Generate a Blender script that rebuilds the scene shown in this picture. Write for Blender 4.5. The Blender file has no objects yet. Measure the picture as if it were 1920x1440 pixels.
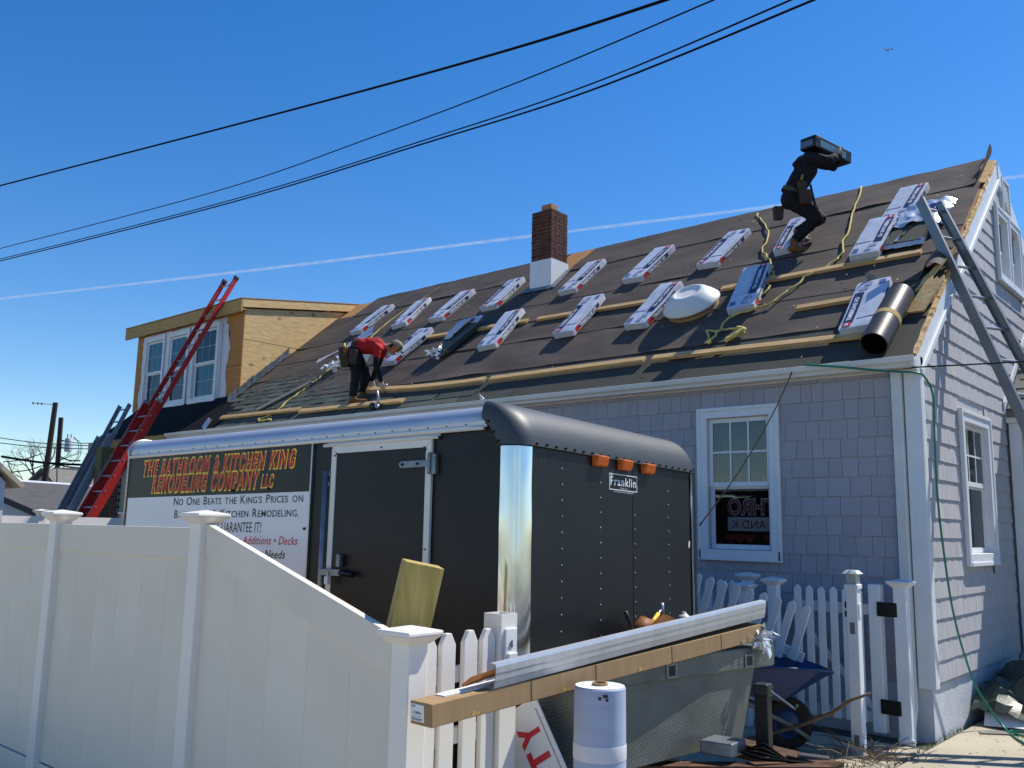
import bpy, math, random
import numpy as np
from mathutils import Matrix, Vector
random.seed(7)
sc = bpy.context.scene
COL = sc.collection
R = math.radians

# ------------------------------------------------------------------ camera
YAW, TILT, ROLL, FPX, EYE = -0.717790, 0.158683, -0.020039, 1690.57, 1.70
fw = Vector((math.sin(YAW) * math.cos(TILT), math.cos(YAW) * math.cos(TILT), math.sin(TILT)))
rt = Vector((math.cos(YAW), -math.sin(YAW), 0)); dn = fw.cross(rt)
rt2 = rt * math.cos(ROLL) + dn * math.sin(ROLL); dn2 = dn * math.cos(ROLL) - rt * math.sin(ROLL)
cam = bpy.data.cameras.new('camera'); camo = bpy.data.objects.new('camera', cam); COL.objects.link(camo)
cam.sensor_width = 36; cam.lens = 36 * FPX / 1920; cam.clip_end = 30000; cam.clip_start = 0.05
m = Matrix.Identity(4)
for i in range(3):
    m[i][0], m[i][1], m[i][2] = rt2[i], -dn2[i], -fw[i]
m[2][3] = EYE
camo.matrix_world = m; sc.camera = camo

# ------------------------------------------------------------------ sky, sun, exposure
SUN_EL, SUN_AZ = R(55), R(66)                     # azimuth counted from +x towards +y
W = bpy.data.worlds.new("World"); sc.world = W; W.use_nodes = True
nt = W.node_tree; nt.nodes.clear()
sky = nt.nodes.new('ShaderNodeTexSky'); sky.sky_type = 'NISHITA'; sky.sun_disc = False
sky.sun_elevation = SUN_EL; sky.sun_rotation = R(90) - SUN_AZ
sky.altitude = 0; sky.air_density = 1.0; sky.dust_density = 0.1; sky.ozone_density = 3.0
bg = nt.nodes.new('ShaderNodeBackground'); bg.inputs[1].default_value = 0.13
wo = nt.nodes.new('ShaderNodeOutputWorld')
hs = nt.nodes.new('ShaderNodeHueSaturation'); hs.inputs['Saturation'].default_value = 1.36; hs.inputs['Hue'].default_value = .507; hs.inputs['Value'].default_value = .95
nt.links.new(sky.outputs[0], hs.inputs['Color']); nt.links.new(hs.outputs[0], bg.inputs[0]); nt.links.new(bg.outputs[0], wo.inputs[0])
sl = bpy.data.lights.new('sun', 'SUN'); sl.energy = 4.6; sl.angle = R(0.53); sl.color = (1.0, 0.95, 0.86)
so = bpy.data.objects.new('sun', sl); COL.objects.link(so); so.location = (0, 0, 30)
sdir = Vector((math.cos(SUN_EL) * math.cos(SUN_AZ), math.cos(SUN_EL) * math.sin(SUN_AZ), math.sin(SUN_EL)))
so.rotation_mode = 'QUATERNION'; so.rotation_quaternion = sdir.to_track_quat('Z', 'Y')
vs = sc.view_settings; vs.view_transform = 'Standard'; vs.look = 'None'; vs.gamma = 1; vs.use_curve_mapping = False
vs.exposure = 0.35
sc.render.engine = 'CYCLES'
sc.cycles.max_bounces = 8; sc.cycles.transparent_max_bounces = 12; sc.cycles.caustics_reflective = False

# ------------------------------------------------------------------ helpers
def S(h):
    h = h.lstrip('#'); o = []
    for i in (0, 2, 4):
        c = int(h[i:i + 2], 16) / 255
        o.append(c / 12.92 if c <= 0.04045 else ((c + 0.055) / 1.055) ** 2.4)
    return tuple(o)

WM = {}      # world matrix of each object
FR = {}      # frame its children are written in

def mk(name, col, rough=.6, metal=0., var=.12, scale=6., bump=0., bscale=40., stretch=(1, 1, 1), col2=None,
       spec=.4, rand=0., detail=4., coat=0., fine=0., finescale=120.):
    """general procedural surface: noise-mottled colour, optional fine grain, optional relief"""
    mt = bpy.data.materials.new(name); mt.use_nodes = True
    t = mt.node_tree; N = t.nodes; L = t.links
    b = N['Principled BSDF']
    b.inputs['Roughness'].default_value = rough; b.inputs['Metallic'].default_value = metal
    b.inputs['Specular IOR Level'].default_value = spec
    if coat: b.inputs['Coat Weight'].default_value = coat
    tc = N.new('ShaderNodeTexCoord'); oi = N.new('ShaderNodeObjectInfo')
    mp = N.new('ShaderNodeMapping'); mp.inputs['Scale'].default_value = stretch
    vm = N.new('ShaderNodeVectorMath'); vm.operation = 'SCALE'; vm.inputs[3].default_value = 17.
    cb = N.new('ShaderNodeCombineXYZ')
    for i in range(3): L.new(oi.outputs['Random'], cb.inputs[i])
    L.new(cb.outputs[0], vm.inputs[0]); L.new(vm.outputs[0], mp.inputs['Location'])
    L.new(tc.outputs['Object'], mp.inputs['Vector'])
    nz = N.new('ShaderNodeTexNoise'); nz.inputs['Scale'].default_value = scale; nz.inputs['Detail'].default_value = detail
    L.new(mp.outputs[0], nz.inputs['Vector'])
    cr = N.new('ShaderNodeValToRGB')
    c2 = col2 or tuple(min(1, c * (1 + var)) for c in col)
    c1 = col if col2 else tuple(c * (1 - var) for c in col)
    cr.color_ramp.elements[0].position = .3; cr.color_ramp.elements[1].position = .7
    cr.color_ramp.elements[0].color = (*c1, 1); cr.color_ramp.elements[1].color = (*c2, 1)
    L.new(nz.outputs['Fac'], cr.inputs[0]); out = cr.outputs[0]
    if fine:
        n2 = N.new('ShaderNodeTexNoise'); n2.inputs['Scale'].default_value = finescale; n2.inputs['Detail'].default_value = 2
        L.new(mp.outputs[0], n2.inputs['Vector'])
        mr = N.new('ShaderNodeMapRange'); mr.inputs['From Min'].default_value = .3; mr.inputs['From Max'].default_value = .7
        mr.inputs['To Min'].default_value = 1 - fine; mr.inputs['To Max'].default_value = 1 + fine
        L.new(n2.outputs['Fac'], mr.inputs['Value'])
        mx = N.new('ShaderNodeVectorMath'); mx.operation = 'SCALE'
        L.new(out, mx.inputs[0]); L.new(mr.outputs[0], mx.inputs[3]); out = mx.outputs[0]
    if rand:
        mr = N.new('ShaderNodeMapRange'); mr.inputs['To Min'].default_value = 1 - rand; mr.inputs['To Max'].default_value = 1 + rand
        L.new(oi.outputs['Random'], mr.inputs['Value'])
        mx = N.new('ShaderNodeVectorMath'); mx.operation = 'SCALE'
        L.new(out, mx.inputs[0]); L.new(mr.outputs[0], mx.inputs[3]); out = mx.outputs[0]
    L.new(out, b.inputs['Base Color'])
    if bump:
        bz = N.new('ShaderNodeTexNoise'); bz.inputs['Scale'].default_value = bscale; bz.inputs['Detail'].default_value = 3
        L.new(mp.outputs[0], bz.inputs['Vector'])
        bp = N.new('ShaderNodeBump'); bp.inputs['Strength'].default_value = bump; bp.inputs['Distance'].default_value = .01
        L.new(bz.outputs['Fac'], bp.inputs['Height']); L.new(bp.outputs[0], b.inputs['Normal'])
    return mt

def mk_glass(name, tint, trans=.75, rough=.02):
    mt = bpy.data.materials.new(name); mt.use_nodes = True
    t = mt.node_tree; N = t.nodes; L = t.links; N.clear()
    o = N.new('ShaderNodeOutputMaterial'); tr = N.new('ShaderNodeBsdfTransparent'); tr.inputs[0].default_value = (*[min(1, trans + .15 * c) for c in tint], 1)
    df = N.new('ShaderNodeBsdfDiffuse'); df.inputs[0].default_value = (*tint, 1)
    gl = N.new('ShaderNodeBsdfGlossy'); gl.inputs['Roughness'].default_value = rough; gl.inputs[0].default_value = (.9, .95, 1, 1)
    m1 = N.new('ShaderNodeMixShader'); m1.inputs[0].default_value = trans
    L.new(df.outputs[0], m1.inputs[1]); L.new(tr.outputs[0], m1.inputs[2])
    fr = N.new('ShaderNodeFresnel'); fr.inputs[0].default_value = 1.5
    m2 = N.new('ShaderNodeMixShader'); L.new(fr.outputs[0], m2.inputs[0]); L.new(m1.outputs[0], m2.inputs[1]); L.new(gl.outputs[0], m2.inputs[2])
    nz = N.new('ShaderNodeTexNoise'); nz.inputs['Scale'].default_value = 3
    bp = N.new('ShaderNodeBump'); bp.inputs['Strength'].default_value = .05; bp.inputs['Distance'].default_value = .02
    tc = N.new('ShaderNodeTexCoord'); L.new(tc.outputs['Object'], nz.inputs['Vector'])
    L.new(nz.outputs['Fac'], bp.inputs['Height']); L.new(bp.outputs[0], gl.inputs['Normal'])
    L.new(m2.outputs[0], o.inputs[0])
    return mt

def tag(o, label=None, cat=None, group=None, kind=None):
    if label: o['label'] = label
    if cat: o['category'] = cat
    if group: o['group'] = group
    if kind: o['kind'] = kind
    return o

def thing(name, label, cat, loc, group=None, M=None):
    """an Empty at the thing's base; M = frame its parts are written in (default: world)"""
    o = bpy.data.objects.new(name, None); COL.objects.link(o); o.empty_display_size = .2
    if M is not None:
        o.matrix_world = M; WM[o] = M.copy(); FR[o] = M.copy()
    else:
        o.location = loc; WM[o] = Matrix.Translation(Vector(loc)); FR[o] = Matrix.Identity(4)
    return tag(o, label, cat, group)

def place(name, me, parent=None, loc=(0, 0, 0), scale=None, F=None):
    o = bpy.data.objects.new(name, me); COL.objects.link(o)
    if parent is not None:
        F = FR[parent]; o.parent = parent
        o.matrix_parent_inverse = WM[parent].inverted() @ F
    F = F if F is not None else Matrix.Identity(4)
    o.location = loc
    if parent is None and F != Matrix.Identity(4):
        o.matrix_world = F @ Matrix.Translation(Vector(loc))
    if scale: o.scale = scale
    WM[o] = F @ Matrix.Translation(Vector(loc)); FR[o] = F
    return o

class B:
    def __init__(s): s.v = []; s.f = []; s.mi = []
    def add(s, vs, fs, mi=0):
        n = len(s.v); s.v += [tuple(p) for p in vs]; s.f += [tuple(i + n for i in f) for f in fs]; s.mi += [mi] * len(fs); return s
    def box(s, x0, x1, y0, y1, z0, z1, mi=0, M=None):
        vs = [(x0, y0, z0), (x1, y0, z0), (x1, y1, z0), (x0, y1, z0), (x0, y0, z1), (x1, y0, z1), (x1, y1, z1), (x0, y1, z1)]
        if M is not None: vs = [M @ Vector(p) for p in vs]
        return s.add(vs, [(0, 3, 2, 1), (4, 5, 6, 7), (0, 1, 5, 4), (1, 2, 6, 5), (2, 3, 7, 6), (3, 0, 4, 7)], mi)
    def hexa(s, p, mi=0):      # 8 points: bottom ring, top ring
        return s.add(p, [(0, 3, 2, 1), (4, 5, 6, 7), (0, 1, 5, 4), (1, 2, 6, 5), (2, 3, 7, 6), (3, 0, 4, 7)], mi)
    def prism(s, pts, vec, mi=0):
        n = len(pts); a = [Vector(p) for p in pts]; vec = Vector(vec); b = [p + vec for p in a]
        fs = [tuple(range(n - 1, -1, -1)), tuple(range(n, 2 * n))] + [(i, (i + 1) % n, n + (i + 1) % n, n + i) for i in range(n)]
        return s.add(a + b, fs, mi)
    def tube(s, pts, r, n=8, caps=True, mi=0):
        pts = [Vector(p) for p in pts]; k = len(pts); rs = r if isinstance(r, (list, tuple)) else [r] * k
        d0 = (pts[1] - pts[0]).normalized(); up = Vector((0, 0, 1)) if abs(d0.z) < .9 else Vector((1, 0, 0))
        a = d0.cross(up).normalized(); V = []
        for i, p in enumerate(pts):
            d = (pts[min(i + 1, k - 1)] - pts[max(i - 1, 0)]).normalized()
            a = (a - d * a.dot(d)).normalized(); b = d.cross(a)
            for j in range(n):
                t = 2 * math.pi * j / n; V.append(p + (a * math.cos(t) + b * math.sin(t)) * rs[i])
        F_ = [(i * n + j, i * n + (j + 1) % n, (i + 1) * n + (j + 1) % n, (i + 1) * n + j) for i in range(k - 1) for j in range(n)]
        if caps: F_ += [tuple(range(n - 1, -1, -1)), tuple(range((k - 1) * n, k * n))]
        return s.add(V, F_, mi)
    def cyl(s, p0, p1, r, n=14, mi=0): return s.tube([p0, p1], r, n, True, mi)
    def lathe(s, prof, n=24, M=None, mi=0):
        V = []; k = len(prof)
        for r, z in prof:
            for j in range(n):
                t = 2 * math.pi * j / n; V.append(Vector((r * math.cos(t), r * math.sin(t), z)))
        if M is not None: V = [M @ p for p in V]
        return s.add(V, [(i * n + j, i * n + (j + 1) % n, (i + 1) * n + (j + 1) % n, (i + 1) * n + j) for i in range(k - 1) for j in range(n)], mi)
    def grid(s, fn, nu, nv, mi=0):
        V = [fn(i / nu, j / nv) for i in range(nu + 1) for j in range(nv + 1)]
        return s.add(V, [(i * (nv + 1) + j, (i + 1) * (nv + 1) + j, (i + 1) * (nv + 1) + j + 1, i * (nv + 1) + j + 1) for i in range(nu) for j in range(nv)], mi)
    def sphere(s, c, r, n=12, k=7, sc_=(1, 1, 1), mi=0):
        c = Vector(c); prof = [(r * math.sin(math.pi * i / k), -r * math.cos(math.pi * i / k)) for i in range(k + 1)]
        prof[0] = (r * .02, -r); prof[-1] = (r * .02, r)
        return s.lathe(prof, n, Matrix.Translation(c) @ Matrix.Diagonal((*sc_, 1)), mi)
    def mesh(s, name, mats, smooth=False):
        me = bpy.data.meshes.new(name); v = np.array([tuple(p) for p in s.v], dtype=float)
        c = (v.min(0) + v.max(0)) / 2; v = v - c
        me.from_pydata(v.tolist(), [], s.f)
        for mt in (mats if isinstance(mats, (list, tuple)) else [mats]): me.materials.append(mt)
        if any(s.mi): me.polygons.foreach_set('material_index', s.mi)
        if smooth: me.polygons.foreach_set('use_smooth', [True] * len(me.polygons))
        me.update(); return me, Vector(c)
    def build(s, name, mats, parent=None, smooth=False, bevel=0., F=None, angle=None, **kw):
        me, c = s.mesh(name, mats, smooth)
        if angle and smooth: me.set_sharp_from_angle(angle=R(angle))
        o = place(name, me, parent, c, F=F)
        if bevel:
            md = o.modifiers.new('bevel', 'BEVEL'); md.width = bevel; md.segments = 2; md.limit_method = 'ANGLE'
        return tag(o, **kw)

def copy_tree(o, parent=None):
    c = o.copy(); COL.objects.link(c); c.parent = parent if parent else o.parent
    for ch in o.children: 
        d = ch.copy(); COL.objects.link(d); d.parent = c
        for g in ch.children:
            e = g.copy(); COL.objects.link(e); e.parent = d
    return c

def text_mesh(body, w=None, h=None, shear=0., offset=0., extrude=0., align='LEFT', spacing=1.06):
    """lettering as verts / faces in its own xy plane, scaled to w x h (cap height), baseline at y = 0"""
    cu = bpy.data.curves.new('lettering', 'FONT'); cu.body = body; cu.shear = shear; cu.offset = offset; cu.extrude = extrude; cu.resolution_u = 3; cu.space_character = spacing
    ob = bpy.data.objects.new('lettering', cu); COL.objects.link(ob)
    dg = bpy.context.evaluated_depsgraph_get(); me = bpy.data.meshes.new_from_object(ob.evaluated_get(dg))
    bpy.data.objects.remove(ob)
    v = np.array([p.co[:] for p in me.vertices]); f = [tuple(p.vertices) for p in me.polygons]
    bpy.data.meshes.remove(me); bpy.data.curves.remove(cu)
    sx = w / (v[:, 0].max() - v[:, 0].min()) if w else None; sy = h / .70 if h else None
    sx = sx or sy; sy = sy or sx
    x0 = v[:, 0].min() if align == 'LEFT' else (v[:, 0].max() if align == 'RIGHT' else (v[:, 0].min() + v[:, 0].max()) / 2)
    v[:, 0] = (v[:, 0] - x0) * sx; v[:, 1] *= sy
    return v, f

def lettering(body, M, mat, parent, w=None, h=None, name='lettering', **kw):
    v, f = text_mesh(body, w, h, **kw)
    b = B(); b.add([M @ Vector(p) for p in v], f)
    return b.build(name, mat, parent)

def frame(o, x, y):
    o, x, y = Vector(o), Vector(x).normalized(), Vector(y).normalized(); z = x.cross(y).normalized(); y = z.cross(x)
    M = Matrix.Identity(4)
    for i in range(3): M[i][0], M[i][1], M[i][2], M[i][3] = x[i], y[i], z[i], o[i]
    return M

def framey(o, x, y):
    y = Vector(y).normalized(); x = Vector(x); return frame(o, x - y * x.dot(y), y)

def hnoise(x, y, s=0):
    """cheap smooth noise"""
    def h(i, j):
        n = math.sin(i * 127.1 + j * 311.7 + s * 74.7) * 43758.5453; return n - math.floor(n)
    i, j = math.floor(x), math.floor(y); u, v = x - i, y - j; u = u * u * (3 - 2 * u); v = v * v * (3 - 2 * v)
    return (h(i, j) * (1 - u) + h(i + 1, j) * u) * (1 - v) + (h(i, j + 1) * (1 - u) + h(i + 1, j + 1) * u) * v - .5

# ------------------------------------------------------------------ materials
M_ = {}
M_['siding'] = mk('siding_shake', S('#a7a4ab'), .75, var=.08, scale=5, bump=.25, bscale=14, stretch=(9, 9, 1), rand=.05, spec=.25)
M_['course'] = mk('siding_course', S('#b5b3b6'), .75, var=.16, scale=6, bump=.3, bscale=10, stretch=(3, 9, .7), rand=.04, spec=.25)
M_['white'] = mk('white_vinyl', S('#e9e4dc'), .42, var=.025, scale=3, spec=.45)
M_['whitepaint'] = mk('white_trim', S('#e2e4e6'), .5, var=.04, scale=5, bump=.05, bscale=30, spec=.4)
M_['whitewarm'] = mk('white_fence_panel', S('#ddd3c3'), .5, var=.03, scale=1.6, col2=S('#e5dccd'), spec=.3)  # warmth of light bounced off the ground is put into the panel colour
M_['found'] = mk('painted_foundation', S('#c3c6cd'), .85, var=.08, scale=6, bump=.4, bscale=40)
M_['felt'] = mk('roof_felt', S('#50463f'), .8, var=.32, scale=2.2, bump=.35, bscale=9, stretch=(.6, 1.6, 1), detail=6, fine=.10, finescale=60, spec=.3, rand=.06)
M_['membrane'] = mk('granulated_membrane', S('#46463f'), .9, var=.12, scale=4, bump=.5, bscale=160, fine=.45, finescale=220, spec=.3)
M_['iceshield'] = mk('ice_shield', S('#111214'), .85, var=.25, scale=4, bump=.3, bscale=12, spec=.15)
M_['shingle'] = mk('asphalt_shingle', S('#50564f'), .92, var=.22, scale=7, bump=.5, bscale=150, fine=.35, finescale=180, rand=.28, spec=.25)
M_['wood'] = mk('lumber', S('#b08a5a'), .75, var=.2, scale=5, stretch=(1, 14, 14), bump=.15, bscale=20, rand=.12, col2=S('#d6b27e'))
M_['woodx'] = mk('lumber_upright', S('#b98f5c'), .75, var=.2, scale=5, stretch=(14, 14, 1), bump=.15, bscale=20, rand=.12, col2=S('#d2ab74'))
M_['fascia'] = mk('raw_fascia', S('#a5834f'), .78, scale=4, stretch=(1, 12, 12), col2=S('#c7a468'), bump=.1, bscale=20, rand=.08)
M_['greywood'] = mk('weathered_wood', S('#77756d'), .85, var=.2, scale=6, stretch=(1, 12, 12), bump=.2, bscale=20)
M_['sheath'] = mk('old_sheathing', S('#a9743f'), .8, scale=4, stretch=(1, 10, 10), col2=S('#c8965a'), bump=.2, bscale=15)
M_['greenwood'] = mk('treated_post', S('#4d5136'), .8, scale=4, stretch=(12, 12, 1), col2=S('#656644'), bump=.15, bscale=20)
M_['alu'] = mk('aluminium', S('#a9adb2'), .38, .85, var=.12, scale=10, stretch=(1, 1, 6), bump=.05, bscale=30)
M_['aluflat'] = mk('mill_aluminium', S('#c6c8cc'), .42, .55, var=.08, scale=3, stretch=(1, 6, 1))
M_['chrome'] = mk('polished_corner', S('#d5d8dc'), .16, 1., var=.08, scale=3, bump=.12, bscale=5, stretch=(1, 1, .5))
M_['ladderalu'] = mk('ladder_aluminium', S('#85898c'), .42, .45, var=.12, scale=5)
M_['galv'] = mk('galvanised', S('#7f868d'), .45, .7, var=.2, scale=14)
M_['gutter'] = mk('gutter_white', S('#d9d9d4'), .45, var=.05, scale=2, spec=.4, stretch=(1, 4, 4))
M_['black'] = mk('trailer_skin', S('#121315'), .45, var=.25, scale=3, bump=.10, bscale=2.2, spec=.35, fine=.12, finescale=7)
M_['nosecap'] = mk('nose_cap_plastic', S('#3d4144'), .5, var=.08, scale=4, spec=.55, bump=.04, bscale=90)
M_['blackmatte'] = mk('black_plastic', S('#1b1c1f'), .46, var=.12, scale=5, spec=.5, bump=.04, bscale=90)
M_['blackiron'] = mk('black_iron', S('#0d0d0e'), .5, var=.3, scale=20, spec=.4)
M_['rust'] = mk('rusty_steel', S('#3b2a20'), .8, var=.4, scale=12, col2=S('#6e4a33'), bump=.3)
M_['signblack'] = mk('sign_black', S('#0b0b0c'), .28, var=.1, scale=2, spec=.3)
M_['signwhite'] = mk('sign_white', S('#dcdee2'), .3, var=.02, scale=2, spec=.45)
M_['red'] = mk('print_red', S('#b8221c'), .4, var=.05)
M_['redsoft'] = mk('print_red_thin', S('#c4323a'), .4, var=.05)
M_['yellow'] = mk('print_yellow', S('#f2c531'), .4, var=.04)
M_['ink'] = mk('print_black', S('#15161a'), .4, var=.05)
M_['inkwhite'] = mk('print_white', S('#e4e6ea'), .4, var=.03)
M_['navy'] = mk('print_navy', S('#1c2350'), .4, var=.08, scale=12)
M_['greyprint'] = mk('print_grey', S('#8e94ae'), .5, var=.2, scale=40, stretch=(1, 4, 1))
M_['wrap'] = mk('bundle_wrap', S('#c4c8d3'), .33, var=.06, scale=9, bump=.35, bscale=13, spec=.5, fine=.08, finescale=26)
M_['plastic'] = mk('clear_scrap', S('#d6dade'), .25, var=.1, scale=14, bump=.6, bscale=25, spec=.6)
M_['silver'] = mk('silver_sheet', S('#c9ced6'), .28, .35, var=.08, scale=6, bump=.3, bscale=7)
M_['amber'] = mk('amber_lens', S('#c25410'), .3, var=.3, scale=60, stretch=(1, 2, 1), spec=.5, col2=S('#ef7d1e'))
M_['brick'] = mk('chimney_brick', S('#54302a'), .9, var=.25, scale=14, bump=.4, bscale=60, rand=.3)
M_['mortar'] = mk('mortar', S('#9a8674'), .95, var=.15, scale=20)
M_['flue'] = mk('clay_flue', S('#b07f58'), .85, var=.12, scale=10)
M_['cardboard'] = mk('cardboard', S('#a08461'), .8, var=.08, scale=5, stretch=(1, 6, 1), spec=.2, bump=.05)
M_['rope'] = mk('yellow_rope', S('#cdb869'), .8, var=.2, scale=60, bump=.5, bscale=120)
M_['hose'] = mk('green_hose', S('#12775f'), .35, var=.1, spec=.5)
M_['cable'] = mk('black_cable', (.004, .004, .005), .8, var=.2, spec=.1)
M_['concrete'] = mk('concrete', S('#a9a08c'), .9, var=.14, scale=1.6, bump=.3, bscale=60, fine=.06, finescale=90, detail=7)
M_['ground'] = mk('ground_dirt', S('#5a5750'), .95, var=.25, scale=1.2, bump=.5, bscale=30, detail=8, fine=.15, finescale=60)
M_['leather'] = mk('tan_leather', S('#8a5526'), .6, var=.25, scale=16, bump=.3, bscale=40, spec=.4)
M_['leatherdark'] = mk('brown_leather', S('#3f2b1c'), .65, var=.3, scale=16, bump=.3, bscale=40)
M_['tarp'] = mk('green_tarp', S('#2b3a2e'), .42, var=.3, scale=5, bump=.3, bscale=18, spec=.6)
M_['bluetray'] = mk('blue_tray', S('#16305c'), .4, var=.2, scale=6, spec=.5)
M_['rubber'] = mk('tyre_rubber', S('#2a231c'), .85, var=.25, scale=9)
M_['redrail'] = mk('red_fibreglass', S('#b3261f'), .4, var=.14, scale=5, spec=.5, stretch=(1, 1, .4))
M_['greyrail'] = mk('grey_rail', S('#8d9298'), .5, .25, var=.15, scale=6)
M_['tyvek'] = mk('house_wrap', S('#d7d6dc'), .55, var=.05, scale=3, bump=.3, bscale=5)
M_['rollblue'] = mk('house_wrap_roll', S('#a9b3cb'), .5, var=.07, scale=3, stretch=(1, 1, 8), bump=.12, bscale=4)
M_['paper'] = mk('paper_white', S('#e6e6e4'), .7, var=.03)
M_['glassteal'] = mk_glass('teal_film_glass', S('#1f5a6b'), .12, .05)
M_['glassdark'] = mk_glass('dark_glass', S('#0d1013'), .35, .03)
M_['glassclear'] = mk_glass('window_glass', S('#2a2d30'), .94, .02)
M_['tealgrid'] = mk('grid_behind_film', S('#8fb2b8'), .5, var=.05)
M_['screen'] = mk('insect_screen', S('#23272b'), .7, var=.1, scale=30)
M_['curtain'] = mk('curtain', S('#6d6f66'), .9, var=.12, scale=3, stretch=(5, 1, 1))
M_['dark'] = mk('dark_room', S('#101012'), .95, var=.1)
M_['pole'] = mk('pole_wood', S('#3d332b'), .9, var=.2, scale=6, stretch=(6, 6, .5), bump=.3)
M_['roofgrey'] = mk('old_roofing', S('#6f6c66'), .9, var=.15, scale=4, stretch=(1, 1, 3))
M_['roofdark'] = mk('dark_roofing', S('#4d4b4a'), .9, var=.15, scale=3)
M_['rooftan'] = mk('tan_roofing', S('#b3a994'), .9, var=.1, scale=3)
M_['bgwhite'] = mk('bg_siding_white', S('#c9ccd1'), .7, var=.05, scale=2)
M_['bggrey'] = mk('bg_siding_grey', S('#a4a8a4'), .7, var=.06, scale=2)
M_['bgdark'] = mk('bg_window', S('#262b38'), .3, var=.1)
M_['bark'] = mk('bark', S('#6b5d52'), .9, var=.2, scale=8, bump=.3)
M_['twig'] = mk('twig', S('#6d5c48'), .9, var=.25, scale=9)
M_['grass'] = mk('grass_blade', S('#55632a'), .8, var=.3, scale=3, rand=.2)
M_['lens'] = mk('cloudy_lens', S('#aeb3ae'), .25, var=.15, scale=30, spec=.6)
# plywood: pale grain, darker streaks and knots
def mk_ply(name, c1, c2, knots=True, axis=(1, 1, 9)):
    mt = mk(name, c1, .75, scale=3.2, stretch=axis, col2=c2, bump=.08, bscale=14, detail=6)
    if knots:
        t = mt.node_tree; N = t.nodes; L = t.links; b = N['Principled BSDF']; src = b.inputs['Base Color'].links[0].from_socket
        tc = N.new('ShaderNodeTexCoord'); mp = N.new('ShaderNodeMapping'); mp.inputs['Scale'].default_value = (1, 1, 1.7)
        nz = N.new('ShaderNodeTexNoise'); nz.inputs['Scale'].default_value = 9
        L.new(tc.outputs['Object'], mp.inputs['Vector'])
        ad = N.new('ShaderNodeVectorMath'); ad.operation = 'MULTIPLY_ADD'; ad.inputs[1].default_value = (.09, .09, .09)
        L.new(tc.outputs['Object'], nz.inputs['Vector']); L.new(nz.outputs['Color'], ad.inputs[0]); L.new(mp.outputs[0], ad.inputs[2])
        vo = N.new('ShaderNodeTexVoronoi'); vo.inputs['Scale'].default_value = 2.6; vo.inputs['Randomness'].default_value = .95
        L.new(ad.outputs[0], vo.inputs['Vector'])
        cr = N.new('ShaderNodeValToRGB'); cr.color_ramp.elements[0].position = .05; cr.color_ramp.elements[0].color = (.12, .06, .03, 1)
        cr.color_ramp.elements[1].position = .22; cr.color_ramp.elements[1].color = (1, 1, 1, 1)
        L.new(vo.outputs['Distance'], cr.inputs[0])
        mx = N.new('ShaderNodeMix'); mx.data_type = 'RGBA'; mx.blend_type = 'MULTIPLY'; mx.inputs[0].default_value = .75
        L.new(src, mx.inputs[6]); L.new(cr.outputs[0], mx.inputs[7]); L.new(mx.outputs[2], b.inputs['Base Color'])
    return mt
M_['ply'] = mk_ply('plywood_pale', S('#cda76c'), S('#e6c68e'), axis=(1, 1.5, 9))
M_['plyo'] = mk_ply('plywood_orange', S('#a9713a'), S('#c08a4e'), False, axis=(2, 1, 9))
M_['osb'] = mk_ply('osb_tan', S('#c39a5e'), S('#e0bd84'), False, axis=(6, 6, 6))
# tread plate: relief only
mt = mk('tread_plate', S('#70736f'), .5, .55, var=.2, scale=5); M_['tread'] = mt
N = mt.node_tree.nodes; L = mt.node_tree.links
tc = N.new('ShaderNodeTexCoord'); sep = N.new('ShaderNodeSeparateXYZ'); L.new(tc.outputs['Object'], sep.inputs[0])
def mathn(op, a, b=None, v=None):
    n = N.new('ShaderNodeMath'); n.operation = op; L.new(a, n.inputs[0])
    if b is not None: L.new(b, n.inputs[1])
    if v is not None: n.inputs[1].default_value = v
    return n.outputs[0]
hx = mathn('ADD', sep.outputs[0], sep.outputs[1]); aa = mathn('ADD', hx, sep.outputs[2]); bb = mathn('SUBTRACT', hx, sep.outputs[2])
sa = mathn('SINE', mathn('MULTIPLY', aa, v=120.)); sb = mathn('SINE', mathn('MULTIPLY', bb, v=240.))
hh = mathn('MAXIMUM', mathn('MULTIPLY', sa, sb), v=.25)
bp = N.new('ShaderNodeBump'); bp.inputs['Strength'].default_value = .8; bp.inputs['Distance'].default_value = .006
L.new(hh, bp.inputs['Height']); L.new(bp.outputs[0], N['Principled BSDF'].inputs['Normal'])

# ------------------------------------------------------------------ roof coordinates
XG, YF = -2.498, 8.387                     # gable plane, front wall plane
PIT = R(40.158); CP, SP = math.cos(PIT), math.sin(PIT)
Y0, Z0 = 8.229, 3.2693                     # eave edge of the roof plane
SR = 4.709                                 # slope length to the ridge
def rp(x, s, h=0.): return Vector((x, Y0 + s * CP - h * SP, Z0 + s * SP + h * CP))
RN = Vector((0, -SP, CP)); RUP = Vector((0, CP, SP))
def roof_frame(x, s, ang=0., h=0.):
    """local x along the eave, y up the slope, z off the roof; ang turns y towards +x (degrees)"""
    a = R(ang); y = RUP * math.cos(a) + Vector((1, 0, 0)) * math.sin(a); x_ = Vector((1, 0, 0)) * math.cos(a) - RUP * math.sin(a)
    return frame(rp(x, s, h), x_, y)
XR, XL = -2.468, -18.45                    # right rake face, left end
YR, ZR = Y0 + SR * CP, Z0 + SR * SP        # ridge

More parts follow.
